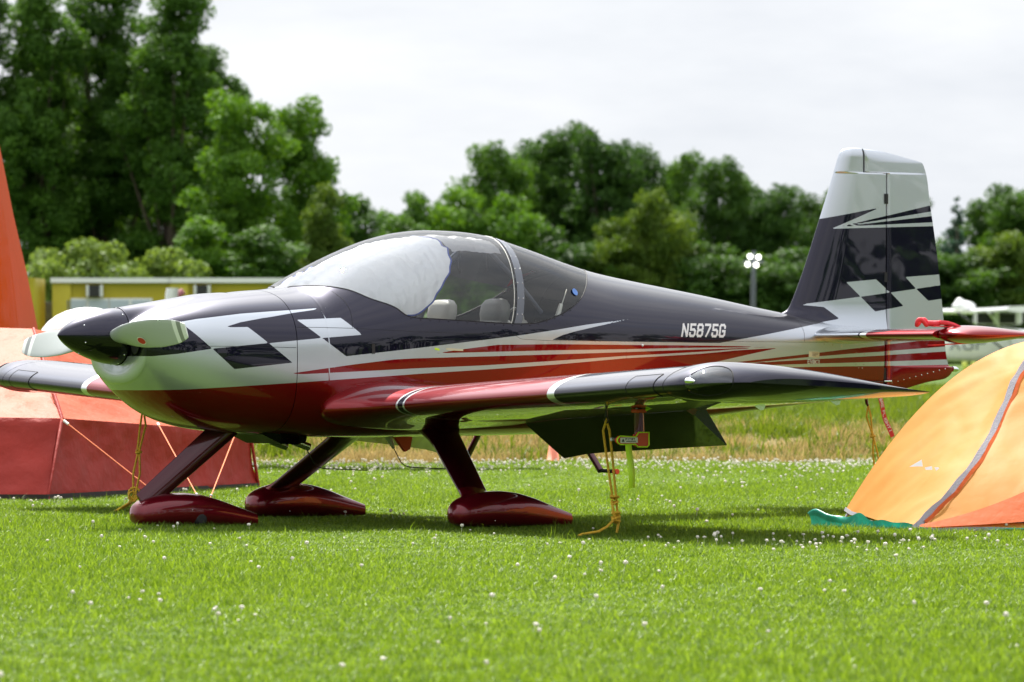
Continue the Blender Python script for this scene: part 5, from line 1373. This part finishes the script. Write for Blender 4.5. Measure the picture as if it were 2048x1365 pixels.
plant(K2, 'poplar_tree', pxu(290, v + 8), v + 8, 'dark poplar in the second row behind the tallest poplar', 'dark', (1.1, 1.1, .78), 4.0, group=GL)
plant(K1, 'poplar_tree', pxu(405, v + 3), v + 3, 'poplar at the right-hand edge of the tall poplar group', 'dark', (.85, .85, .85), .6, group=GL)
# smaller fresh green tree in front
v = 160
H4 = topz(212, v)
K4 = tree_kind(104, H4, rand_lobes(4, H4, 2.05, .5, 15), 420, 50000, .115, .38, .18)
K5 = tree_kind(105, topz(300, v), rand_lobes(5, topz(300, v), 1.5, .3, 10), 280, 30000, .115, .36, .15)
plant(K4, 'maple_tree', pxu(480, v), v, 'fresh green bushy tree in front of the tall poplars', 'bright', (.95, .95, 1))
plant(K4, 'maple_tree', pxu(595, v), v + 2, 'rounded fresh green tree at the end of the left-hand trees', 'bright', (.85, .85, .985), 2.6)
plant(K5, 'ash_tree', pxu(648, v), v - 3, 'low yellow-green tree rising behind the windscreen', 'olive', (.7, .7, .80), 1.0)
plant(K5, 'ash_tree', pxu(545, v), v - 5, 'yellowish leafy tree low in front of the fresh green trees', 'mid', (1.2, 1.2, .62), 3.0)
plant(K5, 'ash_tree', pxu(430, v), v - 4, 'low bushy tree at the foot of the fresh green tree', 'bright', (1.0, 1.0, .66), 5.0)
v = 180
plant(K5, 'ash_tree', pxu(705, v), v, 'small dark tree where the left-hand trees slope down to the gap', 'dark', (1.0, 1.0, .85), 2.0)
plant(K5, 'ash_tree', pxu(760, v), v + 20, 'low dark tree in the gap between the two woods', 'mid', (1.4, 1.4, .82), .5)
plant(K5, 'ash_tree', pxu(700, v), v - 6, 'dark undergrowth tree close behind the top of the canopy', 'dark', (1.4, 1.4, .60), 4.4)
# pale shrub mound behind the containers
v = 128
SHm, _ = crown_mesh('crown', 140, [(0, 0, 1.2, 1.1, .9, 1.5), (-.9, 0, .8, .9, .8, 1.2), (.9, .2, .9, 1.0, .8, 1.3)], 60, 9000, .13, .36)
GS = 'pale shrubs behind the yellow containers'
for px, py, lab in ((78, 545, 'pale green shrub next to the orange fin'), (128, 524, 'pale green shrub above the corrugated shed'), (180, 512, 'pale green shrub above the window end of the yellow container'), (228, 508, 'highest pale green shrub in the mound behind the yellow container'),
                    (278, 524, 'pale green shrub sloping down from the top of the shrub mound'), (322, 546, 'last pale green shrub of the mound, next to the fresh green tree')):
    sc = topz(py, v)/2.45; plant((SHm, None), 'shrub', pxu(px, v), v, lab, 'shrub', (1.15, .9, sc), px*.7, cat='shrub', group=GS)

# central and right-hand wood (v about 300)
v = 300
K6 = tree_kind(106, 13.5, rand_lobes(6, 13.5, 3.9, 1.0, 22), 460, 38000, .22, .72, .35, 14)
K7 = tree_kind(107, 12.5, rand_lobes(7, 12.5, 3.4, .8, 20), 420, 34000, .22, .70, .32, 14)
K8 = tree_kind(108, 8.0, rand_lobes(8, 8.0, 3.0, .4, 14), 300, 24000, .21, .60, .25, 12)
GW = 'trees of the wood beyond the airfield'
def wood(K, H0, px, py, dv, mat, rz, w, lab, name='oak_tree'):
    vv = v + dv; H = topz(py, vv); plant(K, name, pxu(px, vv), vv, lab, mat, (w, w, H/H0), rz, group=GW)
wood(K6, 13.5, 975, 318, 0, 'mid', 0., .80, 'broad tree at the left-hand end of the central wood')
wood(K7, 12.5, 1060, 300, 6, 'mid', 1., .85, 'full-crowned tree behind the top of the canopy bubble')
wood(K6, 13.5, 1125, 280, 3, 'dark', 2., .85, 'tallest rounded tree of the central wood')
wood(K7, 12.5, 1215, 282, 0, 'dark', 3., .90, 'tall dark tree just right of the tallest in the central wood')
wood(K6, 13.5, 1285, 315, 5, 'dark', 4., .75, 'dark tree on the shoulder of the central wood')
wood(K7, 12.5, 1355, 325, 8, 'mid', 5., .75, 'tree with a pointed top between the central wood and the floodlight')
wood(K6, 13.5, 1425, 345, 2, 'dark', .7, .70, 'dark tree left of the floodlight mast')
wood(K7, 12.5, 1490, 365, 6, 'dark', 1.7, .75, 'airy dark tree directly behind the floodlight')
wood(K6, 13.5, 1560, 395, 0, 'dark', 2.7, .75, 'dark tree just right of the floodlight mast')
wood(K7, 12.5, 1630, 405, 5, 'dark', 3.7, .80, 'dark tree partly hidden by the fin leading edge')
wood(K6, 13.5, 1710, 400, 4, 'dark', 4.7, .80, 'dark tree hidden behind the fin')
wood(K7, 12.5, 1800, 410, 7, 'dark', 5.7, .80, 'dark tree behind the rudder')
wood(K6, 13.5, 1965, 420, 14, 'dark', .4, .80, 'dark tree behind the blue-green conifer')
wood(K7, 12.5, 2020, 385, 6, 'mid', 1.4, .80, 'leafy tree at the right-hand end of the wood')
wood(K7, 12.5, 2110, 395, 4, 'mid', 2.4, .90, 'leafy tree just outside the wood at the right')
# lower lit trees along the wood's front
for px, py, mat, rz, w, lab in ((830, 405, 'mid', .3, .9, 'rounded low tree in the gap left of the central wood'), (905, 398, 'bright', 1.3, 1.0, 'bright green low tree in front of the central wood'), (1005, 410, 'bright', 2.3, 1.0, 'bright green spreading tree behind the canopy top'),
                           (1100, 470, 'dark', 3.3, 1.2, 'low dark tree in the shade of the central wood'), (1235, 455, 'olive', 4.3, .8, 'olive green low tree at the foot of the wood'), (1320, 400, 'olive', 5.3, .85, 'tall olive green tree standing out before the dark wood'),
                           (1190, 540, 'mid', .9, 1.2, 'low bushy tree above the turtle deck'), (1400, 500, 'dark', 1.9, 1.2, 'low dark tree left of the mast foot'), (1500, 520, 'dark', 2.9, 1.3, 'low dark tree behind the mast foot'), (1600, 510, 'dark', 3.9, 1.2, 'low dark tree before the fin root'),
                           (1950, 520, 'dark', 4.9, 1.2, 'low dark tree behind the white high-wing aeroplane'), (2030, 480, 'olive', 5.9, 1.0, 'yellow-green tree at the right-hand side above the white aeroplane'), (1870, 520, 'dark', .2, 1.2, 'low dark tree right of the rudder'), (1760, 520, 'dark', 1.2, 1.3, 'low dark tree hidden behind the rudder')):
    vv = v - 14; H = topz(py, vv); plant(K8, 'hazel_tree', pxu(px, vv), vv, lab, mat, (w, w, H/8.0), rz, group=GW)
# blue-green conifer
r = np.random.default_rng(77); Hc = topz(398, 290); lob = []
for i in range(26):
    f_ = i/25; z = .6 + (Hc - .7)*f_; e_ = 2.6*(1 - f_)**.8 + .12
    for a in np.arange(0, 6.283, 6.283/max(1, int(5*(1 - f_) + 1))):
        a += r.uniform(0, 1); lob.append((e_*.6*math.cos(a), e_*.6*math.sin(a), z - .12*e_, max(.14, e_*.42), max(.14, e_*.42), .22))
CN = crown_mesh('crown', 177, lob, 620, 20000, .22, .30)[0], trunk_mesh('trunk', 178, Hc, .25, 0, [])
plant(CN, 'spruce_tree', pxu(1908, 290), 290, 'blue-green spruce with a pointed top beside the rudder', 'blue')
# the wood behind the photographer, seen only mirrored in the paint
mm, _ = crown_mesh('tree_line', 150, [((78 + r.uniform(-4, 4))*math.sin(a), (78 + r.uniform(-4, 4))*math.cos(a), r.uniform(3.0, 5.5), 4.0, 4.0, r.uniform(3.5, 6.0)) for a in np.arange(R(48), R(312), R(4.0))], 1300, 42000, .75, 1.5)
o = link('tree_line', mm, LEAF['dark']); o.location = site(0, 22, 0); o.rotation_euler = (0, 0, -YAW)
tag(o, 'ring of dark trees round the near side of the field', 'trees', kind='stuff')

lob = [(x, r.uniform(-4, 4), r.uniform(3.0, 6.0), 5.5, 4.5, r.uniform(3.5, 6.5)) for x in np.r_[np.arange(-150, -38, 6.5), np.arange(38, 150, 6.5)]]
mm, _ = crown_mesh('distant_wood', 151, lob, 900, 30000, .7, 1.4)
o = link('distant_wood', mm, LEAF['dark']); o.location = site(0, 325, GZ); o.rotation_euler = (0, 0, -YAW)
tag(o, 'dark distant wood closing the field on both sides', 'wood', kind='stuff')
# ---------------------------------------------------------------- ground: mown lawn, low dry bank, field beyond
def bank_edge(u): return 45.9 + .25*np.sin(u*.9 + .5) + .12*np.sin(u*2.3)
def ground_z(u, v):
    u = np.asarray(u, float); v = np.asarray(v, float)
    t = np.clip((v - bank_edge(u))/2.6, 0, 1); h = t*t*(3 - 2*t)*GZ
    p = np.stack([u*1.2, v*1.6], -1)
    return h + np.where(t > 0, .03*vnoise(p, 61)*np.clip(t*4, 0, 1), 0)*np.clip((70 - v)/12, 0, 1)
vv = np.r_[-600, -150, -40, -10, 0, 8, np.arange(12, 45, 3.), np.arange(45, 50, .18), np.arange(50, 64, .8), 70, 80, 100, 130, 170, 230, 300, 400, 600, 1000, 1800, 3500]
us = np.r_[-3500, -1500, -600, -250, -100, -50, -25, np.arange(-14, 14.1, .25), 25, 50, 100, 250, 600, 1500, 3500]
Ug, Vg = np.meshgrid(us, vv, indexing='ij')
Zg = ground_z(Ug, Vg)
XY = np.stack([CAM.x + Ug*CA + Vg*SA, CAM.y - Ug*SA + Vg*CA, Zg], -1)
dry = np.clip(1 - np.abs((Vg - bank_edge(Ug) - 1.5)/2.0)**2, 0, 1) + .30*np.clip(1 - np.abs((Vg - 53)/8), 0, 1)
m, nt, N, L, b, out_ = nodes('lawn_soil')
at = N.new('ShaderNodeAttribute'); at.attribute_name = 'dry'
tc = N.new('ShaderNodeTexCoord'); n1 = N.new('ShaderNodeTexNoise'); n1.inputs['Scale'].default_value = 1.4; n1.inputs['Detail'].default_value = 8; n1.inputs['Roughness'].default_value = .7
n2 = N.new('ShaderNodeTexNoise'); n2.inputs['Scale'].default_value = 18; n2.inputs['Detail'].default_value = 5
L.new(tc.outputs['Object'], n1.inputs['Vector']); L.new(tc.outputs['Object'], n2.inputs['Vector'])
g1 = N.new('ShaderNodeMix'); g1.data_type = 'RGBA'; g1.inputs['A'].default_value = (.028, .060, .006, 1); g1.inputs['B'].default_value = (.070, .115, .014, 1); L.new(n1.outputs['Fac'], g1.inputs['Factor'])
g2 = N.new('ShaderNodeMix'); g2.data_type = 'RGBA'; g2.inputs['A'].default_value = (.10, .075, .03, 1); g2.inputs['B'].default_value = (.20, .165, .065, 1); L.new(n2.outputs['Fac'], g2.inputs['Factor'])
g3 = N.new('ShaderNodeMix'); g3.data_type = 'RGBA'
mu = N.new('ShaderNodeMath'); mu.operation = 'MULTIPLY_ADD'; mu.use_clamp = True; mu.inputs[1].default_value = 1.2
mr = N.new('ShaderNodeMath'); mr.operation = 'MULTIPLY_ADD'; mr.inputs[1].default_value = 1.6; mr.inputs[2].default_value = -.95; L.new(n1.outputs['Fac'], mr.inputs[0])
L.new(at.outputs['Fac'], mu.inputs[0]); L.new(mr.outputs[0], mu.inputs[2])
ms = N.new('ShaderNodeMath'); ms.operation = 'MULTIPLY'; ms.use_clamp = True; sg_ = N.new('ShaderNodeMath'); sg_.operation = 'GREATER_THAN'; sg_.inputs[1].default_value = .01
L.new(at.outputs['Fac'], sg_.inputs[0]); L.new(mu.outputs[0], ms.inputs[0]); L.new(sg_.outputs[0], ms.inputs[1])
L.new(ms.outputs[0], g3.inputs['Factor']); L.new(g1.outputs['Result'], g3.inputs['A']); L.new(g2.outputs['Result'], g3.inputs['B']); L.new(g3.outputs['Result'], b.inputs['Base Color'])
b.inputs['Roughness'].default_value = .95; b.inputs['Specular IOR Level'].default_value = .1
gm = grid_mesh('lawn', XY, flip=True, attrs={'dry': dry.ravel()})
tag(link('lawn', gm, m), kind='structure')

# ---------------------------------------------------------------- grass blades, scattered as tufts
def tuft(seed, n, rad, h0, h1, wid, lean):
    r = np.random.default_rng(seed); V = []; F = []; T = []
    for i in range(n):
        a = r.uniform(0, 6.283); d = rad*math.sqrt(r.uniform(0, 1)); p = np.array([d*math.cos(a), d*math.sin(a), -.004])
        h = r.uniform(h0, h1); la = r.uniform(0, 6.283); ln = lean*h*r.uniform(.15, 1.0); dr = np.array([math.cos(la), math.sin(la), 0])
        sa_ = r.uniform(0, 6.283); sd = np.array([math.cos(sa_), math.sin(sa_), 0])*wid*r.uniform(.6, 1.3)/2
        m1 = p + np.array([0, 0, h*.55]) + dr*ln*.3; tp = p + np.array([0, 0, h*r.uniform(.8, 1.0)]) + dr*ln
        b0 = len(V); V += [p - sd, p + sd, m1 + sd*.8, m1 - sd*.8, tp]; F += [(b0, b0+1, b0+2, b0+3), (b0+3, b0+2, b0+4)]
        t = float(np.clip(r.normal(.42, .30), 0, 1)); T += [t*.7, t*.7, t, t, t]
    me = bpy.data.meshes.new('tuft'); me.from_pydata([tuple(v) for v in V], [], F)
    at = me.attributes.new('tone', 'FLOAT', 'POINT'); at.data.foreach_set('value', T); me.update(); return me

def scatter(name, pts, rot, scl, meshes, mat, label, cat):
    """one object: points carrying instances of a few small meshes"""
    src = bpy.data.collections.new(name + '_source')
    for i, me in enumerate(meshes):
        me.materials.clear(); me.materials.append(mat) if not isinstance(mat, (list, tuple)) else [me.materials.append(x) for x in mat]
        o = bpy.data.objects.new(name + '_piece', me); src.objects.link(o)
    pm = bpy.data.meshes.new(name); pm.vertices.add(len(pts)); pm.vertices.foreach_set('co', np.asarray(pts, np.float32).ravel())
    a = pm.attributes.new('rot', 'FLOAT_VECTOR', 'POINT'); a.data.foreach_set('vector', np.asarray(rot, np.float32).ravel())
    a = pm.attributes.new('scl', 'FLOAT_VECTOR', 'POINT'); a.data.foreach_set('vector', np.asarray(scl, np.float32).ravel())
    a = pm.attributes.new('pick', 'INT', 'POINT'); a.data.foreach_set('value', RNG.integers(0, len(meshes), len(pts)).astype(np.int32))
    ob = link(name, pm)
    ng = bpy.data.node_groups.new(name + '_scatter', 'GeometryNodeTree')
    ng.interface.new_socket('Geometry', in_out='INPUT', socket_type='NodeSocketGeometry'); ng.interface.new_socket('Geometry', in_out='OUTPUT', socket_type='NodeSocketGeometry')
    N_ = ng.nodes; L_ = ng.links
    gi = N_.new('NodeGroupInput'); go = N_.new('NodeGroupOutput'); ci = N_.new('GeometryNodeCollectionInfo'); ci.inputs['Collection'].default_value = src
    ci.inputs['Separate Children'].default_value = True; ci.inputs['Reset Children'].default_value = True
    ip = N_.new('GeometryNodeInstanceOnPoints'); ip.inputs['Pick Instance'].default_value = True
    def attr(nm, ty):
        n = N_.new('GeometryNodeInputNamedAttribute'); n.data_type = ty; n.inputs['Name'].default_value = nm
        return [o for o in n.outputs if o.name == 'Attribute' and o.enabled][0]
    er = N_.new('FunctionNodeEulerToRotation')
    L_.new(attr('rot', 'FLOAT_VECTOR'), er.inputs[0])
    L_.new(gi.outputs[0], ip.inputs['Points']); L_.new(ci.outputs[0], ip.inputs['Instance']); L_.new(attr('pick', 'INT'), ip.inputs['Instance Index'])
    L_.new(er.outputs[0], ip.inputs['Rotation']); L_.new(attr('scl', 'FLOAT_VECTOR'), ip.inputs['Scale']); L_.new(ip.outputs[0], go.inputs[0])
    md = ob.modifiers.new('scatter', 'NODES'); md.node_group = ng
    return tag(ob, label, cat, kind='stuff')

def spots(n, v0, v1, marg=1.45, extra=1.2):
    """random places between v0 and v1 over the width the place is seen at"""
    v = np.sqrt(RNG.uniform(v0**2, v1**2, int(n*1.0)))
    u = RNG.uniform(-1, 1, len(v))*(.0965*v*marg + extra)
    return u, v
def to_xyz(u, v, z): return np.stack([CAM.x + u*CA + v*SA, CAM.y - u*SA + v*CA, z], -1)
def rs(n, s0, s1, tilt=.12):
    rot = np.stack([RNG.uniform(-tilt, tilt, n), RNG.uniform(-tilt, tilt, n), RNG.uniform(0, 6.283, n)], -1)
    s = RNG.uniform(s0, s1, n); return rot, np.stack([s, s, s*RNG.uniform(.7, 1.3, n)], -1)
G_lawn = leaf_mat('grass_blade', (.036, .084, .008), (.165, .255, .034), trans=.48, rough=.46, spec=.22)
G_field = leaf_mat('field_grass_blade', (.045, .085, .008), (.130, .180, .024), trans=.40, rough=.55)
G_dry = leaf_mat('dry_grass_blade', (.16, .12, .04), (.38, .31, .13), trans=.35, rough=.7)
tl = [tuft(200 + i, 36, .075, .017, .042, .0036, .95) for i in range(6)]
u, v = spots(74000, 12.5, 46.6)
h = .50 + .55*np.clip(.5 + .8*vnoise(np.stack([u*.9, v*.6], -1), 70), 0, 1)
rot, scl = rs(len(u), .85, 1.25); scl[:, 2] *= h*1.1
scatter('lawn_grass', to_xyz(u, v, ground_z(u, v)), rot, scl, tl, G_lawn, 'bright green mown grass of the airfield lawn', 'grass')
tl2 = [tuft(220 + i, 9, .05, .04, .08, .0030, .9) for i in range(4)]
u, v = spots(1500, 13.0, 46.5); rot, scl = rs(len(u), .7, 1.2, .25)
scatter('long_grass', to_xyz(u, v, ground_z(u, v)), rot, scl, tl2, G_lawn, 'longer grass blades standing up from the lawn', 'grass')
tl3 = [tuft(240 + i, 40, .13, .05, .17, .006, 1.0) for i in range(4)]
u = RNG.uniform(-8, 8, 6500); v = bank_edge(u) + RNG.uniform(-.1, 4.2, len(u))**1.0; rot, scl = rs(len(u), .5, 1.0, .3)
keep = vnoise(np.stack([u*1.5, v*1.5], -1), 73) > -.35
scatter('dry_grass', to_xyz(u, v, ground_z(u, v))[keep], rot[keep], scl[keep], tl3, G_dry, 'dry straw coloured grass on the low bank behind the lawn', 'grass')
tl4 = [tuft(260 + i, 40, .22, .05, .16, .011, .8) for i in range(4)]
u, v = spots(30000, 46.2, 100, 1.2, 1.0); keep = RNG.uniform(0, 1, len(u)) < np.clip((v - 45)/5, .55, 1); rot, scl = rs(len(u), .7, 1.3, .2)
scatter('field_grass', to_xyz(u, v, ground_z(u, v))[keep], rot[keep], scl[keep], tl4, G_field, 'uncut green grass of the field beyond the bank', 'grass')

# ---------------------------------------------------------------- clover
def clover(seed):
    r = np.random.default_rng(seed); mb = MB(); h = .046
    mb.tube([(0, 0, -.01), (.003, .002, h*.6), (.0, .0, h)], .0010, 4, mi=1)
    n, k = 9, 6; S = []
    for i in range(k):
        a = -1.3 + 2.75*i/(k - 1); rr = .0095*math.cos(a)*1.0 + .0008
        S.append([(rr*(1 + .25*(j % 2))*math.cos(6.283*j/n + i*.35), rr*(1 + .25*(j % 2))*math.sin(6.283*j/n + i*.35), h + .008 + .0088*math.sin(a)) for j in range(n)])
    mb.loft(S, mi=0); return mb.mesh('clover', smooth=False)
Mc = pbr('clover_white', (.74, .70, .62), .8, trans=.2, noise=.12, scale=300); Mst = pbr('clover_stem', (.10, .19, .04), .7)
cl = [clover(i) for i in range(3)]
u1, v1 = spots(6500, 13.2, 45.8)
dn = vnoise(np.stack([u1*1.1, v1*.8], -1), 81) + .6*vnoise(np.stack([u1*3.1, v1*2.6], -1), 82)
k1 = RNG.uniform(0, 1, len(u1)) < np.clip(.03 + .36*np.clip(dn - .15, 0, 2), 0, 1)*np.clip(v1/26, .35, 1)
u2 = RNG.uniform(-5.5, 5.5, 2300); v2 = bank_edge(u2) - np.abs(RNG.normal(0, 2.2, len(u2))) - .1
u3 = RNG.normal(1.5, .7, 85); v3 = RNG.normal(26.5, .6, 85)
uc = np.r_[u1[k1], u2, u3]; vc = np.r_[v1[k1], v2, v3]
rot, scl = rs(len(uc), .5, .95, .3)
scatter('clover_flowers', to_xyz(uc, vc, ground_z(uc, vc)), rot, scl, cl, [Mc, Mst], 'white clover flowers dotted over the lawn', 'clover')
